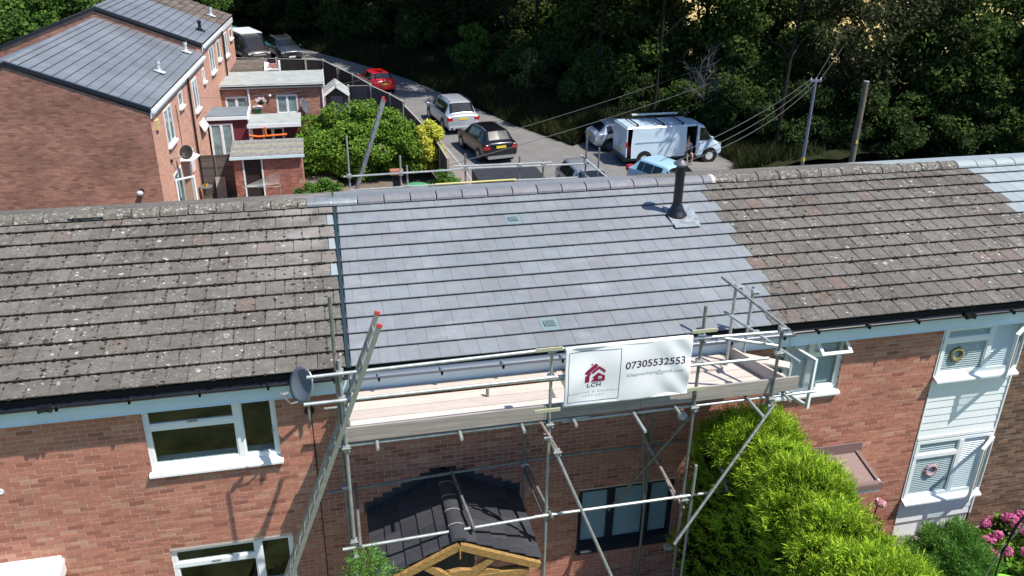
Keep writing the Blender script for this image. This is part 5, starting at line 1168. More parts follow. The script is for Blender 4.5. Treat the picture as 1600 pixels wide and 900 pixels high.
# white van with its side door open
vx = thing('parked_van', 'white panel van with side door open and roof bars parked by the wood', 'van', (14.45, 28.65, G), R(1))
w = .98; H = 1.97
def vbox(name, a, b, m=P_white, p=None): return obj(name, MB().box(a, b), m, p or vx, True)
floor_ = vbox('floor', (.02, -w, .30), (3.75, w, .42), M_black); sp_ = obj('side_panel', MB().poly([(.24, -w, .42), (3.15, -w, .42), (3.15, -w, 1.10), (3.15, -w * .93, H - .06), (.30, -w * .93, H - .06), (.22, -w, 1.10)], (0, .04, 0)), P_white, vx, True)
obj('side_panel', MB().poly([(.0, w, .42), (3.75, w, .42), (3.75, w, 1.10), (3.75, w * .93, H - .06), (.0, w * .93, H - .06), (.0, w, 1.10)], (0, -.04, 0)), P_white, vx, True)
for a, b, z in (((.45), 2.35, 1.22), ((.5), 2.35, 1.27)): obj('panel_crease', MB().beam((a, -w - .003, z), (b, -w - .003, z), .008, .02), P_white, sp_, True)
obj('panel_crease', MB().beam((2.35, -w - .003, 1.25), (2.75, -w * .97 - .003, 1.48), .008, .02), P_white, sp_, True)
rf = obj('roof', MB().poly([(0, -w * .93, H - .07), (.05, -w * .86, H), (.05, w * .86, H), (0, w * .93, H - .07)], (3.6, 0, 0)), P_white, vx, True)
obj('rear_door', MB().box((-.03, -w * .96, .48), (.02, -.01, H - .08)).box((-.03, .01, .48), (.02, w * .96, H - .08)), P_white, vx, True)
vbox('rear_bumper', (-.12, -w * .95, .28), (.1, w * .95, .48), M_black); vbox('number_plate', (-.045, -.3, .62), (-.032, .25, .74), M_plate_y); vbox('rear_door_handle', (-.05, -.1, .95), (-.03, .0, 1.0), M_black)
vbox('tail_lamp', (-.035, -w * .97, 1.0), (.05, -w * .88, 1.25), M_tail); vbox('inner_lining', (.05, .90, .42), (3.7, .94, H - .1), M_dark); vbox('bulkhead', (3.70, -.9, .42), (3.74, .92, H - .1), M_dark)
vbox('red_tool_case', (.06, -.7, .45), (.30, -.3, .95), M_redcap)
nose = [(3.72, .28, 1.10, H - .02, w, w * .88), (4.12, .28, 1.10, H - .08, w, w * .85), (4.66, .28, 1.06, 1.22, w, w * .82), (5.02, .30, .90, 1.0, w * .95, w * .76), (5.2, .34, .74, .82, w * .84, w * .62)]
def ring_(s):
    x, zb, zs, zt, hw, tw = s; h = [(0, zb), (hw * .86, zb), (hw * .985, zb + .12), (hw, zb + (zs - zb) * .55), (hw * .97, zs), (tw, zt - .07), (tw * .8, zt - .015), (0, zt)]
    return [(x, y, z) for y, z in h] + [(x, -y, z) for y, z in h[-2:0:-1]]
rg_ = [ring_(s) for s in nose]; mb = MB().add([p for g in rg_ for p in g], [(i * 14 + j, (i + 1) * 14 + j, (i + 1) * 14 + (j + 1) % 14, i * 14 + (j + 1) % 14) for i in range(4) for j in range(14)] + [tuple(range(14)), tuple(56 + j for j in range(14))[::-1]])
cab = obj('cab', mb, P_white, vx, True); bv2 = cab.modifiers.new('b', 'BEVEL'); bv2.width = .04; bv2.segments = 2; bv2.limit_method = 'ANGLE'; bv2.angle_limit = R(14)
obj('cab_window', MB().poly([(3.88, -w * .985 - .006, 1.18), (4.52, -w * .98 - .006, 1.16), (4.46, -w * .93 - .02, 1.32), (4.16, -w * .885 - .02, 1.76), (3.90, -w * .885 - .02, 1.80)], (0, .02, 0)), M_carglass, cab, True)
obj('windscreen', MB().poly([(4.16, -w * .72, H - .09), (4.16, w * .72, H - .09), (4.64, w * .74, 1.245), (4.64, -w * .74, 1.245)], (.012, 0, .012)), M_carglass, cab, True)
vbox('headlight', (4.88, -w * .9, .74), (5.12, -w * .55, .94), M_head); vbox('headlight', (4.88, w * .55, .74), (5.12, w * .9, .94), M_head); vbox('mirror', (4.40, -w - .22, 1.12), (4.52, -w - .02, 1.36), P_white); vbox('cab_door_handle', (3.82, -w - .02, .98), (3.95, -w - .005, 1.02), M_black)
for x in (.95, 4.48):
    for s in (-1, 1):
        wv = obj('wheel', MB().tube([(x, s * (w - .22), .34), (x, s * (w + .01), .34)], .34, 18), M_tyre, vx, True); obj('rim', MB().tube([(x, s * (w - .05), .34), (x, s * (w + .016), .34)], .2, 14), M_lead_b, wv, True)
        obj('wheel_arch', MB().tube([(x, s * (w - .24), .36), (x, s * (w + .004), .36)], .42, 20), M_black, vx, True)
for x in (.55, 1.9, 2.95): obj('roof_bar', MB().box((x - .03, -w * .84, H + .08), (x + .03, w * .84, H + .13)).box((x - .05, -w * .86, H - .03), (x + .05, -w * .78, H + .10)).box((x - .05, w * .78, H - .03), (x + .05, w * .86, H + .10)), M_black, vx, True)
tube_ = thing('roof_tube', 'pale pipe carrier lying across the roof bars of the white van', 'pipe carrier', (15.3, 29.4, G + 2.1)); obj('tube', MB().tube([(15.2, 29.35, G + 2.2), (17.7, 29.38, G + 2.2)], .055, 10), M_lead_b, tube_); obj('end_cap', MB().tube([(15.16, 29.35, G + 2.2), (15.22, 29.35, G + 2.2)], .06, 10), M_black, tube_)
# person sitting in the van doorway
pe = thing('person', 'person in blue shirt and dark shorts sitting in the open van doorway', 'person', (17.75, 27.75, G + .42))
def skin(name, joints, edges, m, parent):
    me = bpy.data.meshes.new(name); me.from_pydata([j[:3] for j in joints], edges, []); me.materials.append(m); o = bpy.data.objects.new(name, me); link(o, parent)
    sk = o.modifiers.new('skin', 'SKIN'); sk.use_smooth_shade = True; o.modifiers.new('sub', 'SUBSURF').levels = 1; o.modifiers['sub'].render_levels = 1
    me.skin_vertices.new(name='') if not me.skin_vertices else None
    for v, j in zip(me.skin_vertices[0].data, joints): v.radius = (j[3], j[3])
    me.skin_vertices[0].data[0].use_root = True; return o
bx_, by_, bz_ = 17.78, 27.98, G + .52
body = skin('body', [(bx_, by_, bz_, .15), (bx_, by_ - .02, bz_ + .25, .14), (bx_, by_ - .06, bz_ + .48, .15), (bx_, by_ - .08, bz_ + .58, .06), (bx_, by_ - .10, bz_ + .68, .085), (bx_, by_ - .12, bz_ + .80, .08),
    (bx_ - .10, by_ - .10, bz_, .085), (bx_ - .13, by_ - .46, bz_ + .02, .065), (bx_ - .13, by_ - .46, bz_ - .38, .045), (bx_ - .13, by_ - .60, bz_ - .42, .04),
    (bx_ + .10, by_ - .10, bz_, .085), (bx_ + .14, by_ - .46, bz_ + .02, .065), (bx_ + .14, by_ - .44, bz_ - .38, .045), (bx_ + .14, by_ - .58, bz_ - .42, .04),
    (bx_ - .19, by_ - .06, bz_ + .46, .055), (bx_ - .22, by_ - .12, bz_ + .20, .042), (bx_ - .10, by_ - .34, bz_ + .12, .035), (bx_ + .19, by_ - .06, bz_ + .46, .055), (bx_ + .23, by_ - .14, bz_ + .20, .042), (bx_ + .10, by_ - .36, bz_ + .14, .035)],
    [(0, 1), (1, 2), (2, 3), (3, 4), (4, 5), (0, 6), (6, 7), (7, 8), (8, 9), (0, 10), (10, 11), (11, 12), (12, 13), (2, 14), (14, 15), (15, 16), (2, 17), (17, 18), (18, 19)], M_skin, pe)
skin('shirt', [(bx_, by_, bz_ + .02, .165), (bx_, by_ - .02, bz_ + .25, .155), (bx_, by_ - .06, bz_ + .49, .16), (bx_ - .19, by_ - .06, bz_ + .46, .07), (bx_ - .215, by_ - .10, bz_ + .30, .058), (bx_ + .19, by_ - .06, bz_ + .46, .07), (bx_ + .22, by_ - .11, bz_ + .30, .058)], [(0, 1), (1, 2), (2, 3), (3, 4), (2, 5), (5, 6)], M_shirt, pe)
skin('shorts', [(bx_, by_, bz_ - .01, .16), (bx_ - .10, by_ - .10, bz_, .105), (bx_ - .125, by_ - .36, bz_ + .02, .085), (bx_ + .10, by_ - .10, bz_, .105), (bx_ + .135, by_ - .36, bz_ + .02, .085)], [(0, 1), (1, 2), (0, 3), (3, 4)], M_short, pe)
obj('hair', MB().ball((bx_, by_ - .09, bz_ + .80), .105, (1, 1, .8), 10, 6), M_hair, pe, smooth=True)

# ------------------------------------------------------------------ posts and wires
lp = thing('telegraph_pole', 'slim grey steel pole with small cross arm and yellow label', 'pole', (20, 20.9, G))
obj('shaft', MB().tube([(20, 20.9, G), (20, 20.9, 4.5)], .075, 10, .055), M_post, lp); obj('cross_arm', MB().box((19.75, 20.85, 4.42), (20.25, 20.95, 4.50)), M_post, lp); obj('label_plate', MB().tube([(20, 20.9, 1.0), (20, 20.9, 1.18)], .078, 10), M_yellow, lp)
for s in (-.22, 0, .22): obj('insulator', MB().tube([(20 + s, 20.9, 4.5), (20 + s, 20.9, 4.58)], .025, 6), M_white, lp)
wpz = thing('telegraph_pole', 'thick weathered wooden pole standing against the dark trees', 'pole', (24, 23.2, G)); obj('shaft', MB().tube([(24, 23.2, G), (24, 23.2, 3.8)], .15, 12, .12), M_pole, wpz); obj('cap', MB().tube([(24, 23.2, 3.8), (24, 23.2, 3.86)], .125, 12), M_bark_pale, wpz); obj('label_plate', MB().box((23.93, 23.04, 1.0), (24.03, 23.07, 1.15)), M_yellow, wpz)
def wire(label, a, b, sag=.35, r=.009, grp='overhead wires'):
    a = Vector(a); b = Vector(b); p = [a.lerp(b, t) - Vector((0, 0, sag * 4 * t * (1 - t))) for t in np.linspace(0, 1, 15)]
    tag(obj('overhead_wire', MB().tube(p, r, 5), M_wire), label, 'wire', grp)
wire('leftmost of three wires from the steel pole down behind the ridge', (19.78, 20.9, 4.55), (8.1, 8.3, 5.35), .25); wire('middle of three wires from the steel pole down behind the ridge', (20, 20.9, 4.55), (8.45, 8.3, 5.3), .35); wire('rightmost of three wires from the steel pole down behind the ridge', (20.22, 20.9, 4.55), (8.65, 8.3, 5.25), .45)
wire('thin wire running from the steel pole up into the trees', (20, 20.9, 4.55), (33, 38, 5.6), .1); wire('second wire running from the steel pole up into the trees', (20.2, 20.9, 4.5), (33.6, 38, 5.2), .1)
wire('upper long wire crossing from the middle left to the trees at upper right', (6.9, 20, 3.17), (33.0, 45, 2.85), .3); wire('lower long wire crossing from the rear scaffold to the trees at upper right', (2.97, 10, 5.0), (34.7, 45, 2.4), .5)
wire('short wire rising from above the white van to the trees', (17.3, 28, 1.35), (34.65, 45, 2.22), .15); wire('second short wire rising from above the white van to the trees', (16.8, 28, 1.5), (33.8, 45, 1.4), .15)
wire('faint wire across the gardens at left', (-5.3, 27.5, 3.2), (3.2, 38.0, 1.9), .3, .009)

# ------------------------------------------------------------------ vegetation
def branchy(mb, base, top, r, lean=(0, 0), limbs=6, spread=2.2, n=7):
    b = Vector(base); t = Vector(top); pts = [b.lerp(t, k / 5) + Vector((math.sin(k * 1.3 + b.x) * .12, math.cos(k * 1.7 + b.y) * .12, 0)) for k in range(6)]
    mb.tube(pts, r, n, r * .35)
    for i in range(limbs):
        a = i * 2.4 + b.x; s = pts[2 + i % 4]; e = s + Vector((math.cos(a) * spread, math.sin(a) * spread, rnd.uniform(.8, 2.0))); m_ = s.lerp(e, .5) + Vector((0, 0, .25)); mb.tube([s, m_, e], r * .4, 5, r * .12)
def crown_mesh(name, n, rad, nclump, cr, size, m, up=.4, seed=None):
    C_, v_, cc = clump_points(n, (0, 0, 0), rad, nclump, cr); return leaf_mesh(name, C_, size, m, up, .6, v_, .7)
WOODM = [crown_mesh('crown', 26000, (3.3, 3.3, 3.9), 70, .95, .20, M_leaf_wood), crown_mesh('crown', 26000, (3.0, 3.0, 4.3), 60, 1.05, .22, M_leaf_wood3), crown_mesh('crown', 20000, (3.4, 3.2, 3.6), 48, .95, .17, M_leaf_wood4), crown_mesh('crown', 1900, (3.4, 3.4, 3.4), 26, .75, .24, M_leaf_wood)]
BUSHM = [crown_mesh('foliage', 11000, (1.7, 1.7, 1.3), 40, .5, .13, M_leaf_wood), crown_mesh('foliage', 11000, (2.1, 1.5, 1.5), 44, .55, .15, M_leaf_wood3)]
def tree(label, x, y, k, s=1., z=6.2, zs=1., group='trees of the dark wood behind the road', trunk_r=.2, m=None, name='tree', bark=M_bark):
    t = thing(name, label, 'tree', (x, y, G), 0, group)
    mb = MB(); branchy(mb, (x, y, G), (x + .3, y, z + .5), trunk_r, limbs=7); obj('trunk', mb, bark, t)
    me = k if isinstance(k, bpy.types.Mesh) else WOODM[k]
    o = bpy.data.objects.new('crown', me); link(o, t, True); o.location = (0, 0, z - G); o.scale = (s, s, s * zs); o.rotation_euler = (0, 0, rnd.uniform(0, 6.28)); return t
# belt of trees beyond the far kerb
ORD = ['first', 'second', 'third', 'fourth', 'fifth', 'sixth', 'seventh', 'eighth', 'ninth', 'tenth', 'eleventh', 'twelfth', 'thirteenth', 'fourteenth', 'fifteenth', 'sixteenth', 'seventeenth', 'eighteenth', 'nineteenth', 'twentieth', 'twenty-first', 'twenty-second', 'twenty-third', 'twenty-fourth', 'twenty-fifth', 'twenty-sixth', 'twenty-seventh', 'twenty-eighth', 'twenty-ninth', 'thirtieth']
def lr(l): return sorted(l, key=lambda p: math.atan2(p[0] + .07, p[1] + 11.035))      # left to right as seen from the camera
W1 = [(1.5, 72), (5.5, 69), (9.5, 64), (8.5, 75), (12.5, 59), (15, 67), (15.5, 54.5), (18, 61), (20, 47.5), (20.5, 55), (19.5, 43.5), (22.5, 50), (23, 39.5), (25.5, 36), (-6, 88), (-11, 93), (-1, 86), (4, 84), (9, 82), (-16, 86), (-8, 84), (-13, 74.5), (-4, 76), (-9, 78), (24, 58), (-14, 80)]
for i, (x, y) in enumerate(lr(W1)): tree('tall dark tree of the wood beyond the road, %s from the left' % ORD[i], x + rnd.uniform(-.5, .5), y + rnd.uniform(-.6, .6), i % 3, rnd.uniform(.95, 1.25), rnd.uniform(4.6, 6.2), trunk_r=rnd.uniform(.14, .24))
W2 = [(31, 41, 3), (40, 44, 3), (36.5, 35, 3), (45, 37, 3), (35, 46, 3), (42, 30, 1), (47, 31, 0), (33, 28.5, 1), (37.5, 26.5, 0), (52, 36, 2), (29, 29.5, 2)]
for i, (x, y, k) in enumerate(lr(W2)): tree('dark tree with the dry field behind it, %s from the left' % ORD[i], x, y, k, rnd.uniform(1.0, 1.25), rnd.uniform(3.6, 5.6), group='trees in front of the dry field', trunk_r=.26)
W3 = [(20.5, 26.3), (16.5, 33.5), (14.5, 38), (13, 43), (12, 48.5), (10, 54), (7.5, 59), (19, 38), (4.5, 64), (1, 69)]  # crowns sit out of view, added to shade verge, road and van
for i, (x, y) in enumerate(lr(W3)): tree('tall tree whose unseen high canopy shades the road edge, %s from the left' % ORD[i], x + 2.0 - (1.2 if y > 41 else 0), y + 1.2, i % 3, 1.35 if y > 41 else 1.0, 11.6 if y > 41 else 11.2, .8, group='tall trees overhanging the road', trunk_r=.13)
def bush(label, x, y, z, me, s, rz=0, name='bush', cat='bush', group=None, stem=True, sz=1.):
    t = thing(name, label, cat, (x, y, z), 0, group)
    o = bpy.data.objects.new('foliage', me); link(o, t, True); o.location = (0, 0, .9 * s * sz); o.scale = (s, s, s * sz); o.rotation_euler = (0, 0, rz)
    if stem:
        mb = MB(); 
        for k in range(4): mb.tube([(0, 0, 0), (math.cos(k * 1.7) * .4 * s, math.sin(k * 1.7) * .4 * s, 1.0 * s)], .035 * s, 5, .012)
        obj('stem', mb, M_bark, t, True)
    return t
B1 = [(1.5, 68), (4.5, 64.5), (7.5, 60.5), (9.3, 57), (11, 53), (12.6, 49), (13.6, 45.5), (14.6, 42), (16, 39), (17.5, 36.5), (20, 34.5), (22.5, 33), (25, 31), (27.5, 29.5), (29, 27), (31.5, 26), (-2.5, 71), (34, 25), (23.5, 28.5), (26.5, 26.5), (20.8, 31), (37, 23.5), (40, 25), (29, 32)]
for i, (x, y) in enumerate(lr(B1)): bush('dark undergrowth bush along the edge of the wood, %s from the left' % ORD[i], x + .9, y + .4, G + .3, BUSHM[i % 2], rnd.uniform(.9, 1.5), rnd.uniform(0, 6), group='undergrowth along the wood edge')
for i, (x, y) in enumerate(lr([(-13, 76), (-9, 79), (-5.5, 76), (-3, 80), (0, 77), (-11, 83), (-7, 84), (-15, 80), (2, 80), (-1, 84), (-17, 75)])): bush('dark bush closing the wood beyond the far end of the road, %s from the left' % ORD[i], x, y, G + .8, BUSHM[i % 2], rnd.uniform(1.7, 2.3), rnd.uniform(0, 6), group='bushes beyond the end of the road')
# second row, close packed, to shut the view under the crowns
for i, (x, y) in enumerate(lr([(a + 5.0, b + 3.5) for a, b in B1[:13]])): bush('dark bush deeper inside the wood, %s from the left' % ORD[i], x, y, G + .8, BUSHM[i % 2], rnd.uniform(1.5, 2.2), rnd.uniform(0, 6), group='undergrowth inside the wood')
lm = crown_mesh('foliage', 5200, (1.25, 1.2, 1.5), 26, .5, .17, M_leaf_wood2, .8); dm = crown_mesh('foliage', 4200, (1.5, 1.3, 1.5), 24, .5, .2, M_leaf_dry, .6)
bush('bright green young tree with sunlight put into its leaf colour, at the edge of the wood', 10.9, 51.5, -.6, lm, 1.15, name='young_tree', cat='tree', sz=1.25)
bush('olive green overhanging tree lit by the sun above the verge', 13.6, 43.6, -1.0, dm, 1.05, name='young_tree', cat='tree', sz=1.2)
bush('small grey green shrub left of the bright young tree', 10.0, 55.5, -1.2, dm, .8, sz=.8)
# dead branches
db = MB()
def limb(p, d, L_, r, depth):
    pts = [p]; q = p.copy()
    for k in range(4): d = (d + Vector((rnd.uniform(-.3, .3), rnd.uniform(-.3, .3), rnd.uniform(-.22, .25)))).normalized(); q = q + d * L_ / 4; pts.append(q.copy())
    db.tube(pts, r, 5, r * .45)
    if depth:
        for k in (1, 2, 3, 4): 
            for _ in range(2 if k > 2 else 1): limb(pts[k], (d + Vector((rnd.uniform(-1, 1), rnd.uniform(-.6, .6), rnd.uniform(-.6, .8)))).normalized(), L_ * .55, r * .5, depth - 1)
limb(Vector((22.0, 34.4, -.6)), Vector((-.42, -.35, .85)), 2.9, .045, 3)
tag(obj('dead_tree', db, M_bark_pale), 'bare bleached dead branches in front of the dark wood', 'dead tree')
# sunlit trees behind the terrace at upper left
TOPM = [crown_mesh('crown', 15000, (3.3, 3.3, 3.0), 60, .9, .24, M_leaf_top, .6), crown_mesh('crown', 15000, (3.6, 3.0, 3.2), 55, .95, .24, M_leaf_top, .6)]
for i, (x, y, z, s) in enumerate(lr([(-17, 36, 1.2, 1.), (-21, 40, 3, 1.1), (-15.5, 42, 2.2, 1.), (-25, 36, 1.5, 1.1), (-27, 45, 4, 1.2), (-20, 48, 3.8, 1.2), (-14, 50, 3.4, 1.), (-33, 42, 3.5, 1.3), (-12.5, 58, 3.0, 1.1), (-9.5, 64, 2.6, .8), (-18, 58, 4.5, 1.3), (-26, 56, 5, 1.4), (-12, 70, 4.5, 1.3), (-19.5, 31, -.2, .9), (-36, 54, 5, 1.4), (-30, 34, 0, 1.2)])):
    tree('leafy sunlit tree behind the rear terrace roofs, %s from the left' % ORD[i], x, y, TOPM[i % 2], s, z, .9, 'sunlit trees behind the rear terrace')
# long grass on the verge
def grass(name, n, area, h, m):
    P = np.array([area() for _ in range(n)]); d = nrs.normal(size=(n, 3)) * .35; d[:, 2] = 1; hh = h * nrs.uniform(.5, 1.3, n)[:, None]; sx = nrs.normal(size=(n, 3)); sx[:, 2] = 0; sx /= np.linalg.norm(sx, axis=1)[:, None]
    V = np.stack([P - sx * .03, P + sx * .03, P + d * hh], 1).reshape(-1, 3); return obj(name, npmesh(name, V, np.arange(3 * n).reshape(n, 3), m), None, kind='stuff')
def bank_area():
    t = rnd.uniform(0, len(far) - 2.2); k = int(t); a = Vector((*far[k], 0)).lerp(Vector((*far[k + 1], 0)), t - k); d = Vector((*fdir[k], 0)).lerp(Vector((*fdir[k + 1], 0)), t - k); w_ = abs(rnd.gauss(0, 2.2)) + .05
    p = a + d * w_; return (p.x, p.y, G + .75 * (1 - math.exp(-w_ / 2.0)))
grass('long_grass', 30000, bank_area, .55, M_grass)
# big clipped bush in the rear garden
def shrub(name, label, cat, c, rad, n, size, m, nclump=70, cr=.5, base=G, core=True, group=None, up=.5):
    t = thing(name, label, cat, (c[0], c[1], base), 0, group)
    C_, v_, cc = clump_points(n, c, rad, nclump, cr); C_ = C_[C_[:, 2] > base + .05] if len(C_) else C_; d = (C_ - np.array(c)) / np.array(rad)
    obj('foliage', leaf_mesh('foliage', C_, size, m, up, .55, d, .9), None, t)
    mb = MB()
    for k in range(6): a = k * 1.1; mb.tube([(c[0], c[1], base), (c[0] + math.cos(a) * rad[0] * .5, c[1] + math.sin(a) * rad[1] * .5, c[2] + rad[2] * .5)], .05, 5, .015)
    obj('stem', mb, M_bark, t); return t
t = shrub('garden_bush', 'large rounded green bush filling the rear garden', 'bush', (1.3, 28.7, .6), (2.85, 1.85, 1.75), 52000, .13, M_leaf_mid, 130, .55)
shrub('garden_bush', 'bright yellow-leaved shrub at the right end of the large green bush', 'bush', (4.62, 27.7, .45), (.6, .9, 1.3), 13000, .10, M_leaf_yel, 44, .34)
shrub('garden_bush', 'green shrub merging with the yellow-leaved shrub', 'bush', (3.7, 28.0, .4), (.7, 1.2, 1.2), 12000, .12, M_leaf_mid, 40, .4)
shrub('garden_bush', 'small fresh green bush just behind the old roof ridge', 'bush', (-.55, 21.6, .35), (1.0, .8, .75), 12000, .10, M_leaf_small, 40, .3)
shrub('garden_bush', 'low green bush behind the rear scaffold rail near the pavement', 'bush', (4.55, 21.5, .55), (.65, .6, .6), 5000, .09, M_leaf_small, 24, .25)
shrub('garden_bush', 'dark shrub left of the large green bush in front of the lean-to', 'bush', (-1.0, 28.5, .2), (.8, .9, 1.1), 9000, .13, M_leaf_mid, 30, .4)
gb = thing('wheelie_bin', 'green lidded bin behind the rear scaffold rail', 'bin', (3.15, 20, G)); obj('bin_body', MB().box((2.75, 19.7, G), (3.6, 20.3, 1.15)), M_greenpl, gb); obj('lid', MB().ball((3.18, 20, 1.18), .5, (1, .7, .22), 14, 6), M_greenpl, gb, smooth=True)
gc = thing('garden_chair', 'brick-red garden seat half hidden under the large bush', 'chair', (2.75, 24, G)); obj('seat', MB().box((2.5, 23.8, .45), (3.05, 24.2, .62)), mat('terracotta', (.35, .13, .09), .8), gc); obj('leg', MB().box((2.6, 23.9, G), (2.95, 24.1, .45)), M_black, gc)
for i, (x, y, z) in enumerate([(-14.6, 33.2, -.4)]):
    shrub('garden_bush', 'vivid light green bush at the far left beyond the gable', 'bush', (x, y, z + 1.4), (2.2, 1.5, 2.0), 12000, .17, M_leaf_small, 40, .6)

# ---- conifer hedge between the front gardens
def spray_mesh(name, P, Nn_, L_, w_, m, upw=.75, blades=4, droop=.1):
    n = len(P); D = Nn_ * .75 + nrs.normal(size=(n, 3)) * .5; D[:, 2] += upw; D /= np.linalg.norm(D, axis=1)[:, None]
    S = np.cross(D, nrs.normal(size=(n, 3))); S /= np.linalg.norm(S, axis=1)[:, None]
    Ls = (L_ * nrs.uniform(.5, 1.35, n))[:, None]; Vs = []
    for b in range(blades):
        t0 = b / blades * .75; sgn = 1 if b % 2 else -1; o = P + D * Ls * t0
        if b == 0: d = D; ll = Ls
        else: d = D * .82 + S * sgn * .55; ll = Ls * .5
        tip = o + d * ll; tip[:, 2] -= (droop * ll[:, 0]); sd = np.cross(d, nrs.normal(size=(n, 3))); sd /= np.linalg.norm(sd, axis=1)[:, None]
        mid = o + d * ll * .45
        Vs.append(np.stack([o, mid + sd * w_, tip, mid - sd * w_], 1))
    V = np.concatenate(Vs, 0).reshape(-1, 3); return npmesh(name, V, np.arange(len(V)).reshape(-1, 4), m)
hx0, hx1, hz = 5.38, 6.62, 3.95; hy0, hy1 = -7.6, -.55
def hedge_pts(n, inset=0., lw=.34):
    y = nrs.uniform(hy0, hy1, n); th = nrs.uniform(0, 1, n); xc = (hx0 + hx1) / 2; a = (hx1 - hx0) / 2 - inset
    hzz = hz - inset + .10 * np.sin(y * 2.1) + .08 * np.sin(y * 5.3 + 1) - .12 * np.clip((y + 1.2), 0, 1) * 2
    # perimeter: left side (0-.42) top (.42-.64) right side
    X = np.empty(n); Z_ = np.empty(n); NX_ = np.empty(n); NZ = np.empty(n)
    l = th < lw; r = th > .78; t_ = ~(l | r)
    X[l] = xc - a + .0; Z_[l] = (hzz[l] - .45) * nrs.uniform(.02, 1, l.sum()) ** (.7 if lw > .2 else .45); NX_[l] = -1; NZ[l] = .15
    X[r] = xc + a; Z_[r] = (hzz[r] - .45) * nrs.uniform(.02, 1, r.sum()) ** .7; NX_[r] = 1; NZ[r] = .15
    ph = nrs.uniform(0, math.pi, t_.sum()); X[t_] = xc - a * np.cos(ph); Z_[t_] = hzz[t_] - .45 + .45 * np.sin(ph); NX_[t_] = -np.cos(ph); NZ[t_] = np.sin(ph) + .3
    X = X + .30 * np.clip((xc - X) / a, 0, 1) * (Z_ / 4) ** 2
    bump = .10 * np.sin(y * 4.1 + Z_ * 3.3) + .10 * np.sin(y * 9.2 - Z_ * 6.1 + X * 3) + .07 * np.sin(y * 17 + X * 13) + nrs.normal(size=n) * .06
    N_ = np.stack([NX_, nrs.normal(size=n) * .1, NZ], 1); N_ /= np.linalg.norm(N_, axis=1)[:, None]
    return np.stack([X, y, Z_], 1) + N_ * bump[:, None], N_
hd = thing('conifer_hedge', 'tall bright green conifer hedge between the front gardens', 'hedge', (6, -4, 0))
P_, N_ = hedge_pts(42000, 0., .13); obj('foliage', spray_mesh('foliage', P_, N_, .21, .0062, M_leaf_con, .8, 6), None, hd)  # bright sprays thinned on the left so that side stays dark as shade
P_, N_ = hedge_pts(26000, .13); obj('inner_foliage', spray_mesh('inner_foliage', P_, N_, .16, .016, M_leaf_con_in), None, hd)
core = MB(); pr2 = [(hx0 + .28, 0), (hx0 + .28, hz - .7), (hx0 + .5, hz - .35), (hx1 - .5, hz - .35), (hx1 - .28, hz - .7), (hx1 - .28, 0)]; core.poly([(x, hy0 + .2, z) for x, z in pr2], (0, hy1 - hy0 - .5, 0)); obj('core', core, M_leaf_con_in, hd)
# end face towards the wall
n = 5000; P_ = np.stack([nrs.uniform(hx0 + .05, hx1 - .05, n), np.full(n, hy1 - .05) + nrs.normal(size=n) * .06, nrs.uniform(0, hz - .3, n)], 1); N_ = np.tile([0, 1., .2], (n, 1)); obj('end_foliage', spray_mesh('end_foliage', P_, N_, .14, .009, M_leaf_con), None, hd)
for i in range(5): obj('trunk', MB().tube([(6, -1 - i * 1.5, 0), (6, -1 - i * 1.5, 3)], .07, 7, .03), M_bark, hd)
# young conifer at bottom, its tip just in the frame
cf_ = thing('young_conifer', 'tip of a young conifer with brown stem at the bottom by the ladder', 'conifer', (.0, -2.3, 0))
obj('trunk', MB().tube([(0, -2.3, 0), (-.02, -2.3, 2.6), (.03, -2.3, 3.55)], .03, 6, .005), mat('brown_stem', (.22, .09, .05), .8), cf_)
n = 420; zz = 3.50 - np.abs(nrs.normal(size=n)) * .5; rr = (3.75 - zz) * .5 * np.sqrt(nrs.uniform(.02, 1, n)); aa = nrs.uniform(0, 6.28, n)
P_ = np.stack([rr * np.cos(aa), -2.3 + rr * np.sin(aa), zz], 1); N_ = np.stack([np.cos(aa), np.sin(aa), np.full(n, .2)], 1); obj('foliage', spray_mesh('foliage', P_, N_, .17, .007, M_leaf_fern, .6), None, cf_)
# feathery shrub, hydrangea and rose by the bay
fs_ = thing('feathery_shrub', 'rounded feathery green shrub below the white bay', 'shrub', (10.3, -1.35, 0))
n = 16000; v = nrs.normal(size=(n, 3)); v /= np.linalg.norm(v, axis=1)[:, None]; P_ = np.array([10.25, -1.35, .62]) + v * np.array([.78, .62, .72]) * (nrs.uniform(.55, 1, n) * (1 + .13 * np.sin(v[:, 0] * 9 + v[:, 2] * 7) + .10 * np.sin(v[:, 1] * 13 - v[:, 2] * 11)))[:, None]; P_ = P_[P_[:, 2] > .03]; N_ = v[:len(P_)]
N_ = (P_ - np.array([10.25, -1.35, .5])); N_ /= np.linalg.norm(N_, axis=1)[:, None]; obj('foliage', spray_mesh('foliage', P_, N_, .13, .006, M_leaf_fern, .55), None, fs_); obj('stem', MB().tube([(10.25, -1.35, 0), (10.25, -1.35, .9)], .03, 6), M_bark, fs_)
hy = thing('hydrangea', 'deep pink flowering hydrangea at the right edge below the bay', 'hydrangea', (12.1, -1.0, 0))
C_, v_, cc = clump_points(6000, (12.1, -1.0, .35), (.85, .6, .5), 60, .2); obj('foliage', leaf_mesh('foliage', C_, .09, M_leaf_mid, .6), None, hy)
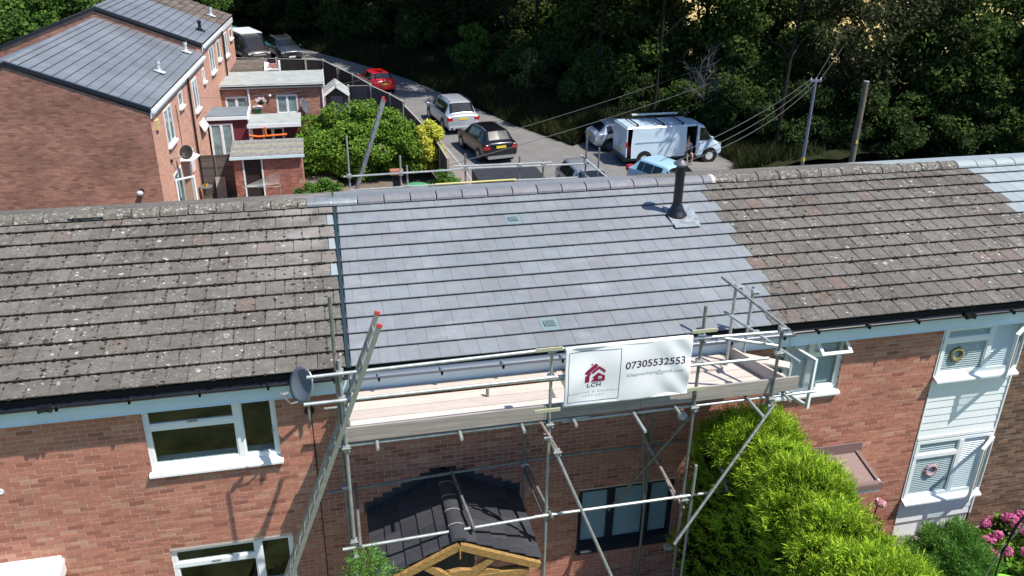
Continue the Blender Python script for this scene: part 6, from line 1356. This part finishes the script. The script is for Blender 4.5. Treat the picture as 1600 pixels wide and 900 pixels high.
for i in range(48):
    a = rnd.uniform(0, 6.28); q = rnd.uniform(.0, 1) ** .6; c = np.array([12.1 + .95 * q * math.cos(a), -1.05 + .68 * q * math.sin(a), .95 - .45 * q * q + rnd.uniform(-.05, .05)]); n = 130
    v = nrs.normal(size=(n, 3)); v /= np.linalg.norm(v, axis=1)[:, None]; obj('flower_head', leaf_mesh('flower_head', c + v * .085, .045, M_pink, .2, .9, v, 2.), None, hy)
obj('stem', MB().tube([(12.1, -1, 0), (12.1, -1, .6)], .04, 6), M_bark, hy)
ro_ = thing('rose', 'single pale pink rose flowering beside the hedge below the brown canopy', 'rose', (8.6, -1.2, 0)); v = nrs.normal(size=(90, 3)); v /= np.linalg.norm(v, axis=1)[:, None]
for dx, dz in ((0, 0), (.07, -.06)): obj('flower_head', leaf_mesh('flower_head', np.array([8.6 + dx, -1.2, 2.15 + dz]) + v * .055, .06, M_rose, .2, .9, v, 2.), None, ro_)
obj('stem', MB().tube([(8.4, -1.1, 0), (8.5, -1.15, 1.2), (8.6, -1.2, 2.15)], .012, 5), M_bark, ro_)
C_, v_, cc = clump_points(900, (8.45, -1.15, 1.2), (.25, .2, .8), 14, .15); obj('foliage', leaf_mesh('foliage', C_, .06, M_leaf_mid, .5), None, ro_)
aw_ = thing('garden_arch', 'black metal garden arch rods at the bottom right corner', 'garden arch', (9.4, -3, 0))
obj('rod', MB().tube([(9.42, -3, 0), (9.42, -3, 1.9), (9.40, -3, 2.5), (9.5, -3, 3.0), (9.72, -3, 3.4), (10.1, -3, 3.6)], .022, 8), M_black, aw_); obj('rod', MB().tube([(9.2, -3, 2.0), (9.36, -3, 2.6), (9.62, -3, 2.95), (10.1, -3, 3.15)], .012, 6), M_galv_dark, aw_)
lc = thing('lime_tub', 'lime green garden tub at the bottom right edge', 'tub', (11.1, -1.8, 0)); obj('tub', MB().tube([(11.1, -1.9, 0), (11.1, -1.9, .40)], .26, 16, .34), mat('lime_plastic', (.25, .75, .05), .5), lc); obj('compost', MB().tube([(11.1, -1.9, .38), (11.1, -1.9, .403)], .32, 16), mat('lime_lid', (.28, .8, .08), .5), lc)
